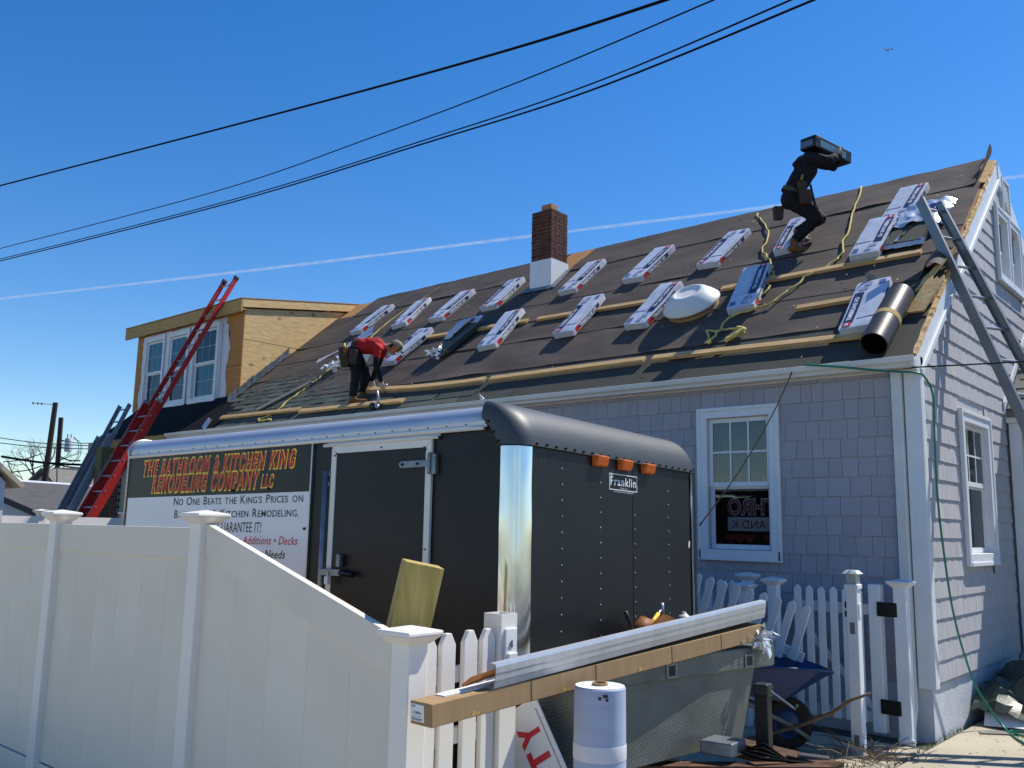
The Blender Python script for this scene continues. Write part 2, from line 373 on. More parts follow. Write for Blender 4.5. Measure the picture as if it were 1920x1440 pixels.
# ================================================================== the setting: ground
b = B()
def gfn(u, v):
    x = -160 + 260 * u; y = -40 + 240 * v
    return (x, y, .012 * hnoise(x * .5, y * .5))
b.add([(-900, -500, -.03), (600, -500, -.03), (600, 1200, -.03), (-900, 1200, -.03)], [(0, 1, 2, 3)])
b.build('ground', M_['ground'], kind='structure')
b = B()
for k in range(6):
    for j in range(5): b.prism([(-18 + 4 * k, -16 + 3.7 * j, -.004), (-14.02 + 4 * k, -16 + 3.7 * j, -.004), (-14.02 + 4 * k, -12.32 + 3.7 * j, -.004), (-18 + 4 * k, -12.32 + 3.7 * j, -.004)], (0, 0, -.02))
b.build('bounce_paving', M_['concrete'], kind='structure')  # unseen paving, added to bounce warm sunlight onto the fence
# concrete slabs by the gable, with open joints
def slab(x0, x1, y0, y1, z=.0):
    b = B(); nx, ny = 10, 10
    jit = lambda a: a + .008 * hnoise(a * 9, a * 3)
    b.prism([(x0, y0, z), (x1, y0, z), (x1, y1, z), (x0, y1, z)], (0, 0, -.1))
    return b.build('concrete_slab', M_['concrete'], pave, bevel=.012)
pave = thing('pavement', None, None, (-1.5, 8, 0)); tag(pave, kind='structure')
for (a, c, d, e) in ((-2.455, -1.2, 6.3, 11.8), (-1.185, .3, 6.3, 11.8), (-2.455, -1.2, 4.2, 6.285), (-1.185, .3, 4.2, 6.285), (-3.7, -2.47, 6.3, 8.0), (-5.0, -3.715, 6.3, 8.0), (.315, 1.8, 6.3, 11.8)):
    slab(a, c, d, e, .0 + .006 * hnoise(a * 3, d * 7))

# ================================================================== the house
house = thing('house', 'grey shingled house with a half stripped roof and a plywood dormer', 'house', (XG, YF, 0))
b = B(); b.box(-18.4, XG - .012, YF + .012, 15.2, -.1, .50)
b.build('foundation', M_['found'], house)
# front wall, with the window opening left free
WX0, WX1, WZ0, WZ1 = -4.60, -3.92, 1.53, 2.86
b = B()
b.box(-18.4, WX0, YF, YF + .15, .43, 3.2); b.box(WX1, XG - .01, YF, YF + .15, .43, 3.2)
b.box(WX0, WX1, YF, YF + .15, .43, WZ0); b.box(WX0, WX1, YF, YF + .15, WZ1, 3.2)
b.box(-18.4, -18.25, YF + .15, 15.1, .43, 3.2); b.box(-18.4, XG - .2, 15.1, 15.2, .43, 3.9)
b.build('wall', M_['siding'], house)
TR = math.tan(R(31.5))
YA, ZA = 11.86, ZR + .02
def rear_z(y): return ZR - (y - YR) * TR
def roof_under(y): return min(Z0 + (y - Y0) * math.tan(PIT), rear_z(y)) - .12
GWIN = ((9.60, 10.57, 1.50, 2.89), (11.61, 12.74, 4.77, 5.60))      # openings: y0, y1, z0, z1
b = B()
def wall_bit(ya, yb, za, top=None):
    pts = [(XG, ya, za), (XG, yb, za)] + ([(XG, yb, top), (XG, ya, top)] if top else [(XG, yb, roof_under(yb))] + ([(XG, YR, roof_under(YR))] if ya < YR < yb else []) + [(XG, ya, roof_under(ya))])
    b.prism(pts, (-.14, 0, 0))
wall_bit(YF, 9.60, .43); wall_bit(9.60, 10.57, .43, 1.50); wall_bit(9.60, 10.57, 2.89); wall_bit(10.57, 11.61, .43)
wall_bit(11.61, 12.74, .43, 4.77); wall_bit(11.61, 12.74, 5.60); wall_bit(12.74, 15.1, .43)
b.build('gable_wall', M_['course'], house)
# wall shingles: one piece each, nearest 300 single, the rest one joined part
ub = B(); ub.hexa([(-.5, -.014, -.5), (.5, -.014, -.5), (.5, .0, -.5), (-.5, .0, -.5), (-.5, -.005, .5), (.5, -.005, .5), (.5, .0, .5), (-.5, .0, .5)])
shake_me, _ = ub.mesh('wall_shingle', M_['siding'])
pcs = []
rowz = [(2.956 - .1805 * k, 2.956 - .1805 * (k - 1)) for k in range(0, 14)] + [(3.1365, 3.176)]
for k, (z0, z1) in enumerate(rowz):
    x = -2.735; 
    while x > -14.0:
        w = random.choice((.11, .13, .15, .16, .17, .19, .21)); 
        if k == 14: w *= 1.2
        q0, q1, za, zb_ = x - w, x, z0, z1
        if q1 > -4.65 and q0 < -3.87 and z1 > 1.46 and z0 < 2.94:
            if z0 < 1.46: zb_ = 1.46
            elif z1 > 2.94: za = 2.94
            elif q0 < -4.65: q1 = -4.65
            elif q1 > -3.87: q0 = -3.87
            else: q1 = q0
        if q1 - q0 > .02 and zb_ - za > .02: pcs.append(((q0 + q1) / 2, q1 - q0 - .004, za, zb_))
        x -= w
pcs.sort(key=lambda p: (0 if p[2] > 1.0 else .8) - p[0] + (2 if p[2] < .6 else 0))
rest = B()
for i, (xc, w, z0, z1) in enumerate(pcs):
    zj = random.uniform(-.002, .002)
    if i < 290: place('wall_shingle', shake_me, house, (xc, YF - .004 - .0035, (z0 + z1) / 2 + zj), (w, 1, z1 - z0 - .0015))
    else:
        rest.hexa([(xc - w / 2, YF - .0145, z0), (xc + w / 2, YF - .0145, z0), (xc + w / 2, YF - .0005, z0), (xc - w / 2, YF - .0005, z0),
                   (xc - w / 2, YF - .005, z1 - .002), (xc + w / 2, YF - .005, z1 - .002), (xc + w / 2, YF - .0005, z1 - .002), (xc - w / 2, YF - .0005, z1 - .002)])
o = rest.build('wall_shingles', M_['siding'], house); o['kind'] = 'stuff'
# gable courses
TP = math.tan(PIT)
for j in range(-7, 26):
    z0 = 1.691 + .1757 * j; z1 = z0 + .1757
    if z0 > ZR - .35: break
    def lim(z): 
        yl = max(YF + .055, Y0 + (z - Z0 + .24) / TP); yr = min(15.0, YR + (ZR - .22 - z) / TR); return yl, yr
    a0, a1 = lim(z0); c0, c1 = lim(z1)
    if c1 - c0 < .1: c0 = c1 = (c0 + c1) / 2
    gaps = [(w[0], w[1]) for w in GWIN if z1 > w[2] - .04 and z0 < w[3] + .04]
    segs = []; p_ = (a0, c0)
    for g0, g1 in gaps: segs.append((p_[0], g0, p_[1], g0)); p_ = (g1, g1)
    segs.append((p_[0], a1, p_[1], c1))
    for a0, a1, c0, c1 in segs:
      if a1 - a0 < .02: continue
      n = max(4, int((a1 - a0) / .028)); V = []
      for i in range(n + 1):
        t = i / n; yb = a0 + (a1 - a0) * t; yt = c0 + (c1 - c0) * t
        nzv = .0035 * hnoise(yb * 30, j * 7.3) + .004 * hnoise(yb * 9, j * 3.1) + .0015 * random.uniform(-1, 1)
        V += [(XG + .0165 + nzv, yb, z0 + .0025 * hnoise(yb * 25, j)), (XG + .004 + nzv * .8, yt, z1 + .006), (XG - .002, yb, z0)]
      fs = []
      for i in range(n):
        q = 3 * i; fs += [(q, q + 3, q + 4, q + 1), (q + 2, q + 5, q + 3, q)]
      b = B(); b.add(V, fs); b.build('siding_course', M_['course'], house)
# corner boards, downspout, frieze, soffit, gutter, fascia
b = B(); b.box(-2.612, XG + .03, YF - .03, YF, .42, 3.19); b.box(XG - .001, XG + .03, YF, YF + .075, .42, 3.30); b.build('corner_board', M_['whitepaint'], house, bevel=.004)
b = B(); b.box(-2.715, -2.625, YF - .075, YF - .012, .27, 3.17); b.build('downspout', M_['gutter'], house, bevel=.008)
b = B(); b.hexa([(-2.72, YF - .17, .10), (-2.62, YF - .17, .10), (-2.62, YF - .12, .075), (-2.72, YF - .12, .075), (-2.72, YF - .085, .28), (-2.62, YF - .085, .28), (-2.62, YF - .012, .28), (-2.72, YF - .012, .28)])
b.build('downspout_elbow', M_['gutter'], house, bevel=.008)
b = B(); b.box(-17.9, -2.612, YF - .032, YF - .001, 3.174, 3.214); b.build('frieze_board', M_['whitepaint'], house, bevel=.003)
b = B(); b.box(-18.5, XG + .02, 8.30, YF - .001, 3.214, 3.24); b.build('soffit', M_['fascia'], house)
gp = [(8.305, 3.262), (8.305, 3.190), (8.236, 3.190), (8.225, 3.215), (8.196, 3.235), (8.187, 3.28), (8.196, 3.283), (8.206, 3.262)]
b = B(); b.prism([(-15.55, y, z) for y, z in gp], (15.55 - 2.466, 0, 0)); b.build('gutter', M_['gutter'], house)
b = B(); b.box(-18.55, -15.555, 8.19, 8.225, 3.06, 3.25); b.box(-18.6, -18.56, 8.19, 9.1, 3.06, 3.25); b.build('raw_fascia', M_['fascia'], house)
# rake boards on the gable
b = B(); zt = lambda y: Z0 + (y - Y0) * TP
b.prism([(XG, 8.20, 3.225), (XG, YR, ZR - .045), (XG, YR, ZR - .30), (XG, 8.36, zt(8.36) - .255), (XG, 8.20, 3.19)], (.03, 0, 0))
b.build('rake_board', M_['whitepaint'], house, bevel=.004)
b = B(); b.prism([(XG, 8.37, zt(8.37) - .205), (XG, YR, ZR - .25), (XG, YR, ZR - .325), (XG, 8.37, zt(8.37) - .28)], (.05, 0, 0)); b.build('rake_moulding', M_['whitepaint'], house, bevel=.006)
b = B(); b.prism([(XG, YR, ZR - .02), (XG, 15.35, rear_z(15.35) - .02), (XG, 15.35, rear_z(15.35) - .22), (XG, YR, ZR - .29)], (.04, 0, 0)); b.build('rake_board', M_['whitepaint'], house, bevel=.004)
# ragged raw edge of the old sheathing along the rake
b = B(); n = 120
V = []; fs = []
for i in range(n + 1):
    s = .05 + (SR - .05) * i / n; wj = .012 * hnoise(s * 14, 2) + .008 * random.uniform(-1, 1)
    p = rp(XR + .002 + wj * .4, s, .004 + max(-.004, wj)); q = rp(XR + .002 + wj * .4, s, -.03 - .02 * hnoise(s * 9, 5)); r_ = rp(XR - .03 - .03 * hnoise(s * 6, 8), s, .006)
    V += [r_, p, q]
for i in range(n):
    k = 3 * i; fs += [(k, k + 1, k + 4, k + 3), (k + 1, k + 2, k + 5, k + 4)]
b.add(V, fs); b.build('sheathing_edge', M_['osb'], house)
# deck
b = B()
b.prism([(XL, Y0, Z0 - .012), (XL, YR, ZR - .012), (XL, 15.4, rear_z(15.4) - .012), (XL, 15.4, rear_z(15.4) - .10), (XL, YR, ZR - .13), (XL, Y0 + .06, Z0 - .06)], (XR - .012 - XL, 0, 0))
b.build('roof_deck', M_['sheath'], house)
# felt strips: each lapped over the one below, slack and wrinkled
def strip(name, s0, s1, x0, x1, lift, mat, amp=1., flap=False, rag=.0):
    nx = int((x1 - x0) / .085); ny = max(5, int((s1 - s0) / .09)); b = B()
    def fn(u, v):
        x = x0 + (x1 - x0) * u; s = s0 + (s1 - s0) * v
        h = lift + amp * (.010 * (hnoise(x * 1.9, s * 3.1, 1) + .5) + .007 * (hnoise(x * 5, s * 4, 2) + .5) + .004 * (hnoise(x * 13, s * 9, 3) + .5))
        if v == 0:
            s += .012 * hnoise(x * 3.1, s0 * 9) + .01 * hnoise(x * .9, s0 * 5) + rag * random.uniform(-1, 1)
            h += amp * max(0, .03 * hnoise(x * 1.3, s0 * 7, 4))
        if u == 1: x += .02 * hnoise(s * 6, x1) 
        if flap and u > .985: 
            q = (u - .985) / .015; w_ = max(0, 1 - abs(v - .45) * 1.2); h += .03 * q * q * w_
        return rp(x, s, h)
    b.grid(fn, nx, ny)
    # turned-down front edge gives the sheet its thickness
    V = []; fs = []
    for i in range(nx + 1):
        p = Vector(b.v[i * (ny + 1)]); V += [p, p - RN * .006]
    for i in range(nx): fs.append((2 * i, 2 * i + 1, 2 * i + 3, 2 * i + 2))
    b.add(V, fs)
    return b.build(name, mat, house, smooth=True, angle=40)
strip('roof_membrane', .012, .80, -12.2, XR - .03, .001, M_['membrane'], .25)
strip('felt_strip', .735, 1.62, -14.4, XR - .035, .006, M_['felt'])
strip('felt_strip', 1.545, 2.26, -14.6, XR - .045, .011, M_['felt'])
strip('felt_strip', 2.17, 2.86, -14.68, XR - .05, .016, M_['felt'])
strip('felt_strip', 2.765, 3.99, -14.68, XR - .045, .021, M_['felt'])
strip('felt_strip', 3.925, SR + .012, -14.05, XR - .10, .026, M_['felt'], 1.4, flap=True)
# torn corner of the top strip curling up at the rake
b = B()
def flapfn(u, v):
    s = 3.96 + .74 * v; w = .03 + .10 * v; c = u * (1.5 + .5 * v)
    return rp(XR - .115 + w * math.sin(c) * .75, s, .034 + w * (1 - math.cos(c)) * 1.1)
b.grid(flapfn, 7, 12); b.build('felt_flap', M_['felt'], house, smooth=True)
b = B(); b.tube([rp(XR - .10, SR - .06, .05), rp(XR - .075, SR + .03, .10), rp(XR - .06, SR + .06, .17)], [.012, .02, .004], 4)
b.build('felt_curl', M_['felt'], house)
# exposed boards under the torn felt beside the rake and behind the chimney
for k in range(4):
    b = B(); s0 = 3.97 + .18 * k
    b.prism([rp(XR - .09, s0, .012), rp(XR - .01, s0 - .01, .012), rp(XR - .01, s0 + .165, .012), rp(XR - .09, s0 + .17, .012)], RN * .012)
    b.build('sheathing_board', M_['osb'], house)
for k in range(4):
    b = B(); s0 = 3.95 + .185 * k; xr = -8.52 + .03 * hnoise(k, 3) - .0 * k
    b.prism([rp(-9.0, s0, .04), rp(xr - .06 * (3 - k) * .6, s0, .04), rp(xr - .06 * (2.3 - k) * .6, s0 + .178, .04), rp(-9.0, s0 + .178, .04)], RN * .008)
    b.build('sheathing_board', M_['sheath'], house)
# black membrane below the dormer
b = B()
b.grid(lambda u, v: rp(XL - .02 + 4.6 * u + .8 * u * (1 - v), .0 + 1.18 * v, .006 + .012 * (hnoise(u * 9, v * 5, 9) + .5)), 30, 8)
b.build('ice_shield', M_['iceshield'], house, smooth=True)
# new shingles with a stepped edge
ub = B(); ub.hexa([(-.5, -.5, .0), (.5, -.5, .0), (.5, .5, .0), (-.5, .5, .0), (-.5, -.5, .012), (.5, -.5, .012), (.5, .5, .004), (-.5, .5, .004)])
tab_me, _ = ub.mesh('roof_shingle', M_['shingle'])
def put_tab(x, s, w, l, h):
    o = place('roof_shingle', tab_me, house); mw = roof_frame(x, s, 0, h) @ Matrix.Diagonal((w, l, random.uniform(.8, 1.5), 1))
    o.matrix_parent_inverse = WM[house].inverted(); o.matrix_basis = mw; return o
nt_ = 0
for k in range(17):
    s = .03 + .146 * k; xr = -10.35 - max(0, s - .3) * 1.88 + random.uniform(-.22, .22)
    if k == 0: xr = -9.9
    x = -14.62 + (k % 2) * .12 if s > .9 else -13.9 + (k % 3) * .1 - .55 * s
    while x < xr:
        w = random.choice((.14, .2, .26, .33, .4)); w = min(w, max(.1, xr - x))
        put_tab(x + w / 2, s + .09, w - .004, .20, .010 + .0035 * (nt_ % 2) + .002); nt_ += 1; x += w
for x, s, w in ((-9.55, .11, .95), (-8.62, .10, .9), (-9.2, .245, 1.0), (-9.9, .33, .5), (-8.3, .235, .7), (-7.7, .09, .9)):
    put_tab(x, s, w, .17, .02)
# step flashing up the side of the dormer
for k in range(13):
    s = .93 + .125 * k; h0 = .02 + .002 * k; tw = random.uniform(-.02, .02)
    b = B(); x0 = -14.73; p = lambda x, s_, h: rp(x, s_, h)
    b.prism([p(x0 + .012, s, h0), p(x0 + .10 + tw, s - .01, h0), p(x0 + .10 + tw, s + .19, h0), p(x0 + .012, s + .2, h0)], RN * .002)
    hgt = random.uniform(.10, .15); o_ = .012 + .004 * (k % 3); lean = random.uniform(.0, .03)
    b.prism([p(x0 + o_, s, h0), p(x0 + o_, s + .165, h0), p(x0 + o_ + lean, s + .165 + tw, h0) + Vector((0, 0, hgt)), p(x0 + o_ + lean, s + tw, h0) + Vector((0, 0, hgt - .02))], (.002, 0, 0))
    b.build('step_flashing', M_['galv'], house)

# ---- windows
def window(parent, M, w, h, trim, upper, lower, gu, gl, split=.5, depth=.05, name='window', tp=.022, mat='whitepaint', back='dark', bk=.15, t=.009, mm=None):
    """double hung window in frame M (x right, y up, z out), lower-left of its trim at the origin"""
    T = lambda q: [M @ Vector(p) for p in q]
    def bx(b, x0, x1, y0, y1, z0, z1): b.box(x0, x1, y0, y1, z0, z1, M=M)
    b = B()
    bx(b, 0, trim, trim, h - trim, -depth - .03, tp); bx(b, w - trim, w, trim, h - trim, -depth - .03, tp)
    bx(b, 0, w, h - trim, h, -depth - .03, tp); bx(b, 0, w, 0, trim, -depth - .03, tp + .012)
    f = b.build(name, M_[mat], parent, bevel=.004)
    if trim > .05:
        b = B(); e = .012
        bx(b, -e, trim * .25, -e, h + e, .001, tp + .012); bx(b, w - trim * .25, w + e, -e, h + e, .001, tp + .012)
        bx(b, trim * .25, w - trim * .25, h - trim * .25, h + e, .001, tp + .012); bx(b, trim * .25, w - trim * .25, -e, trim * .25, .001, tp + .022)
        b.build('casing', M_[mat], f, bevel=.004)
    x0, x1, y0, y1 = trim + .004, w - trim - .004, trim + .004, h - trim - .004
    ys = y0 + (y1 - y0) * split
    for (a, c, grid, gm, zz) in ((ys - .012, y1, upper, gu, -.028), (y0, ys + .012, lower, gl, -.052)):
        r = min(.045, (x1 - x0) * .075); b = B()
        bx(b, x0, x0 + r, a, c, zz - .022, zz); bx(b, x1 - r, x1, a, c, zz - .022, zz)
        bx(b, x0 + r, x1 - r, c - r, c, zz - .022, zz); bx(b, x0 + r, x1 - r, a, a + r * 1.1, zz - .022, zz)
        b.build('sash', M_[mat], f, bevel=.003)
        gx0, gx1, gy0, gy1 = x0 + r, x1 - r, a + r * 1.1, c - r; nc, nr = grid
        if nc * nr > 1:
            b = B()
            for i in range(1, nc): xm = gx0 + (gx1 - gx0) * i / nc; bx(b, xm - t, xm + t, gy0, gy1, zz - .016, zz - .006)
            for i in range(1, nr):
                ym = gy0 + (gy1 - gy0) * i / nr
                for k in range(nc):
                    xa = gx0 + (gx1 - gx0) * k / nc + (t if k else 0); xb = gx0 + (gx1 - gx0) * (k + 1) / nc - (t if k < nc - 1 else 0)
                    bx(b, xa, xb, ym - t, ym + t, zz - .016, zz - .006)
            b.build('muntins', M_[mm or mat], f)
        for i in range(nc):
            for k in range(nr):
                b = B(); e = t if nc * nr > 1 else 0
                bx(b, gx0 + (gx1 - gx0) * i / nc + (e if i else 0), gx0 + (gx1 - gx0) * (i + 1) / nc - (e if i < nc - 1 else 0),
                   gy0 + (gy1 - gy0) * k / nr + (e if k else 0), gy0 + (gy1 - gy0) * (k + 1) / nr - (e if k < nr - 1 else 0), zz - .015, zz - .011)
                b.build('pane', M_[gm], f)
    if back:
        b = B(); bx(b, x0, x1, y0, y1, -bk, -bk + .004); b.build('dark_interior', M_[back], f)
    return f
def wf(o, x, y): return frame(o, x, y)
# front window with the room and the sign seen through it
fwn = window(house, wf((-4.70, YF - .014, 1.436), (1, 0, 0), (0, 0, 1)), .88, 1.524, .095, (3, 2), (1, 1), 'glassclear', 'glassclear', .48, back=None)
b = B()
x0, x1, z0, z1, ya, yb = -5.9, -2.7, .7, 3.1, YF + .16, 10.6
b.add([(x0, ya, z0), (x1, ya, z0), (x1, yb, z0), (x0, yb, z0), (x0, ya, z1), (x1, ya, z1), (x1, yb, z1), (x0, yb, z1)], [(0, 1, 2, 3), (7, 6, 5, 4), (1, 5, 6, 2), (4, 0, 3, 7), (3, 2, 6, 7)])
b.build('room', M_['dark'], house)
b = B(); b.grid(lambda u, v: (-4.62 + .74 * u, YF + .20 + .018 * math.sin(u * 38), 2.12 + .75 * v), 40, 2); b.build('curtain', M_['curtain'], house, smooth=True)
b = B(); b.box(-4.50, -3.94, YF + .205, YF + .21, 1.72, 1.86); b.build('sign_card', M_['paper'], house)
lettering('THRO', frame((-3.95, YF + .175, 1.888), (-1, 0, 0), (0, 0, 1)), M_['paper'], fwn, w=.535, h=.155, offset=.05)
lettering('THRO', frame((-3.95, YF + .17, 1.89), (-1, 0, 0), (0, 0, 1)), M_['redsoft'], fwn, w=.53, h=.15, offset=.012)
lettering('M AND K', frame((-3.955, YF + .20, 1.745), (-1, 0, 0), (0, 0, 1)), M_['redsoft'], fwn, w=.50, h=.085)
for k in range(5):
    if k == 3: continue
    c = -4.47 + .105 * k; b = B(); pts = []
    for i in range(24):
        t = 2 * math.pi * i / 24; pts.append((c + .0034 * 16 * math.sin(t) ** 3, YF + .20, 1.645 + .0034 * (13 * math.cos(t) - 5 * math.cos(2 * t) - 2 * math.cos(3 * t) - math.cos(4 * t))))
    b.prism(pts, (0, .004, 0)); b.build('heart', M_['red'], fwn)
# gable windows
window(house, wf((XG + .018, 9.537, 1.435), (0, 1, 0), (0, 0, 1)), 1.095, 1.516, .11, (3, 2), (1, 1), 'glassclear', 'glassdark', .52, tp=.03)
for y in (11.56, 12.18):
    window(house, wf((XG + .018, y, 4.72), (0, 1, 0), (0, 0, 1)), .61, .93, .085, (1, 1), (1, 1), 'glassdark', 'glassclear', .45, tp=.03, back='curtain' if 0 else 'dark')
b = B()
b.box(XG + .004, XG + .05, 11.97, 12.01, 5.66, 6.14); b.box(XG + .004, XG + .05, 12.31, 12.35, 5.66, 6.14); b.box(XG + .004, XG + .05, 12.01, 12.31, 6.10, 6.14); b.box(XG + .004, XG + .05, 12.01, 12.31, 5.66, 5.70)
gv = b.build('gable_vent', M_['gutter'], house, bevel=.004)
for k in range(9):
    b = B(); z = 5.705 + .044 * k; b.hexa([(XG + .04, 12.01, z), (XG + .04, 12.31, z), (XG + .01, 12.31, z + .03), (XG + .01, 12.01, z + .03), (XG + .045, 12.01, z + .006), (XG + .045, 12.31, z + .006), (XG + .012, 12.31, z + .038), (XG + .012, 12.01, z + .038)])
    b.build('louver', M_['gutter'], gv)

# ---- dormer
YD, XC = 9.192, -14.745
zd = lambda y: 5.70 + (y - YD) * .16
zr_ = lambda y: Z0 + (y - Y0) * TP
ym = YD + (5.12 - zr_(YD)) / TP
b = B(); b.prism([(XC, YD, zr_(YD)), (XC, ym, 5.115), (XC, YD, 5.115)], (-.02, 0, 0)); b.build('plywood_sheet', M_['ply'], house)
b = B(); b.prism([(XC, YD, 5.125), (XC, ym + .01, 5.125), (XC, 11.55, 6.077), (XC, YD, 5.70)], (-.02, 0, 0)); b.build('plywood_sheet', M_['ply'], house)
for (xa, xb, za, zb_) in ((-18.86, -18.40, 4.0, 4.66), (-18.86, -18.40, 4.67, 5.70), (-15.42, XC + .004, 4.08, 4.62), (-15.42, XC + .004, 4.63, 5.70)):
    b = B(); b.box(xa, xb, YD - .02, YD - .004, za, zb_); b.build('plywood_sheet', M_['plyo'], house)
b = B(); b.box(-18.86, XC - .021, YD, YD + .1, 3.9, 5.72); b.box(-18.86, -18.8, YD + .1, 11.6, 3.9, 5.7); b.build('dormer_frame', M_['plyo'], house)
b = B(); V = []
n = 40; L_ = []; R_ = []
for i in range(n + 1):
    z = 4.0 + 1.62 * i / n
    L_.append((-18.62 + .10 * hnoise(z * 3, 4) + .03 * hnoise(z * 11, 6), YD - .024, z)); R_.append((-15.18 + .16 * hnoise(z * 2.2, 9) + .04 * hnoise(z * 9, 2) - (.1 if i > 36 else 0), YD - .024, z))
b.add(L_ + R_, [(i, n + 1 + i, n + 2 + i, i + 1) for i in range(n)]); b.build('house_wrap', M_['tyvek'], house)
for (t, x, z, w, rot) in (('DUPONT', -17.55, 5.535, .36, 0), ('ROOF', -15.6, 5.49, .3, 0)):
    pass
for x, w, gu, gl in ((-18.36, .86, 'glassteal', 'glassdark'), (-17.40, .86, 'glassteal', 'glassdark'), (-16.42, .98, 'glassdark', 'glassteal')):
    window(house, wf((x, YD - .104, 3.99), (1, 0, 0), (0, 0, 1)), w, 1.54, .085, (3, 2), (3, 2), gu, gl, .5, tp=.012, depth=.045, bk=.078, t=.006, mm='tealgrid')
for x, z, w, h in ((-18.47, 4.26, .05, .19), (-18.47, 5.02, .05, .06), (-15.22, 5.2, .03, .12)):
    b = B(); b.box(x, x + w, YD - .028, YD - .0262, z, z + h); b.build('print_patch', M_['navy'], house)
b = B(); 
for k in range(2):
    rr = (.15, .075) if k == 0 else (.135, .062)
for i in range(36):
    t = 2 * math.pi * i / 36; t2 = 2 * math.pi * (i + 1) / 36; c = Vector((-17.25, YD - .0265, 5.585))
    q = lambda a, s_: c + Vector((.16 * s_ * math.cos(a), 0, .07 * s_ * math.sin(a)))
    b.add([q(t, 1), q(t2, 1), q(t2, .86), q(t, .86)], [(0, 1, 2, 3)])
b.build('print_oval', M_['redsoft'], house)
for k in range(3):
    b = B(); b.box(-17.34 + .065 * k, -17.30 + .065 * k, YD - .0268, YD - .0262, 5.555, 5.61); b.build('print_patch', M_['redsoft'], house)
b = B(); b.box(-19.25, XC + .05, 9.06, 9.098, 5.62, 5.86); b.build('dormer_fascia', M_['fascia'], house, bevel=.004)
b = B(); b.box(-19.2, XC + .045, 9.10, YD - .03, 5.66, 5.69); b.build('dormer_soffit', M_['fascia'], house)
zt2 = lambda y: 5.868 + (y - 9.06) * .158
b = B(); b.prism([(XC + .012, 9.10, zt2(9.10) - .005), (XC + .012, YR, zt2(YR) - .005), (XC + .012, 11.62, zt2(11.62) - .16), (XC + .012, 9.10, zt2(9.1) - .165)], (.036, 0, 0)); b.build('dormer_rake', M_['ply'], house, bevel=.003)
b = B(); b.prism([(-19.27, 9.05, zt2(9.05) - .0), (-19.27, YR + .05, zt2(YR + .05)), (-19.27, YR + .05, zt2(YR + .05) + .016), (-19.27, 9.05, zt2(9.05) + .016)], (19.27 + XC + .055, 0, 0)); b.build('dormer_roof', M_['sheath'], house)
# ---- chimney
CX0, CX1, CY0, CY1 = -9.095, -8.685, 10.832, 11.25
b = B(); b.box(CX0 + .008, CX1 - .008, CY0 + .008, CY1 - .008, 5.3, 6.795); chim = b.build('chimney', M_['mortar'], house)
nC = 14; hC = (6.80 - 5.955) / nC
bm = {}
def brick(x0, x1, y0, y1, z0):
    k = (round(x1 - x0, 3), round(y1 - y0, 3))
    if k not in bm:
        q = B(); q.box(0, k[0], 0, k[1], 0, hC - .009); bm[k] = q.mesh('brick', M_['brick'])[0]
    j = lambda: random.uniform(-.0025, .0025)
    place('brick', bm[k], chim, ((x0 + x1) / 2 + j(), (y0 + y1) / 2 + j(), z0 + hC / 2))
d = .095; g = .005
for c in range(nC):
    z = 5.955 + hC * c
    w = CX1 - CX0; l = CY1 - CY0; a = .205 if c % 2 == 0 else .10
    for yy in ((CY0, CY0 + d), (CY1 - d, CY1)):
        if c % 2 == 0: brick(CX0, CX0 + w / 2 - g, *yy, z); brick(CX0 + w / 2 + g, CX1, *yy, z)
        else: brick(CX0, CX0 + .10 - g, *yy, z); brick(CX0 + .10 + g, CX1 - .10 - g, *yy, z); brick(CX1 - .10 + g, CX1, *yy, z)
    for xx in ((CX0, CX0 + d), (CX1 - d, CX1)):
        ya, yb = CY0 + d + 2 * g, CY1 - d - 2 * g
        if c % 2 == 0: brick(*xx, ya, yb, z)
        else: brick(*xx, ya, (ya + yb) / 2 - g, z); brick(*xx, (ya + yb) / 2 + g, yb, z)
b = B(); e = .014
b.box(CX0 - e, CX1 + e, CY0 - e, CY0 - .001, 5.25, 5.965); b.box(CX1 + .001, CX1 + e, CY0 - .001, CY1 + e, 5.35, 5.965); b.box(CX0 - e, CX0 - .001, CY0 - .001, CY1 + e, 5.35, 5.965)
b.build('chimney_flashing', M_['whitepaint'], chim)
b = B(); fx0, fx1, fy0, fy1 = -9.0, -8.80, 10.96, 11.14; t = .022
b.box(fx0, fx1, fy0, fy0 + t, 6.78, 6.945); b.box(fx0, fx1, fy1 - t, fy1, 6.78, 6.945); b.box(fx0, fx0 + t, fy0 + t, fy1 - t, 6.78, 6.945); b.box(fx1 - t, fx1, fy0 + t, fy1 - t, 6.78, 6.945)
b.build('flue', M_['flue'], chim)
sC = (CY0 - Y0) / CP
b = B(); b.prism([rp(CX0 - .16, sC - .10, .05), rp(CX1 + .05, sC - .10, .045), rp(CX1 + .05, sC + .05, .045), rp(CX0 - .05, sC + .05, .05)], RN * .004)
b.prism([rp(CX1 + .02, sC - .06, .045), rp(CX1 + .16, sC - .1, .045), rp(CX1 + .12, sC + .55, .05), rp(CX1 + .02, sC + .55, .05)], RN * .004)
b.build('base_flashing', M_['galv'], chim)
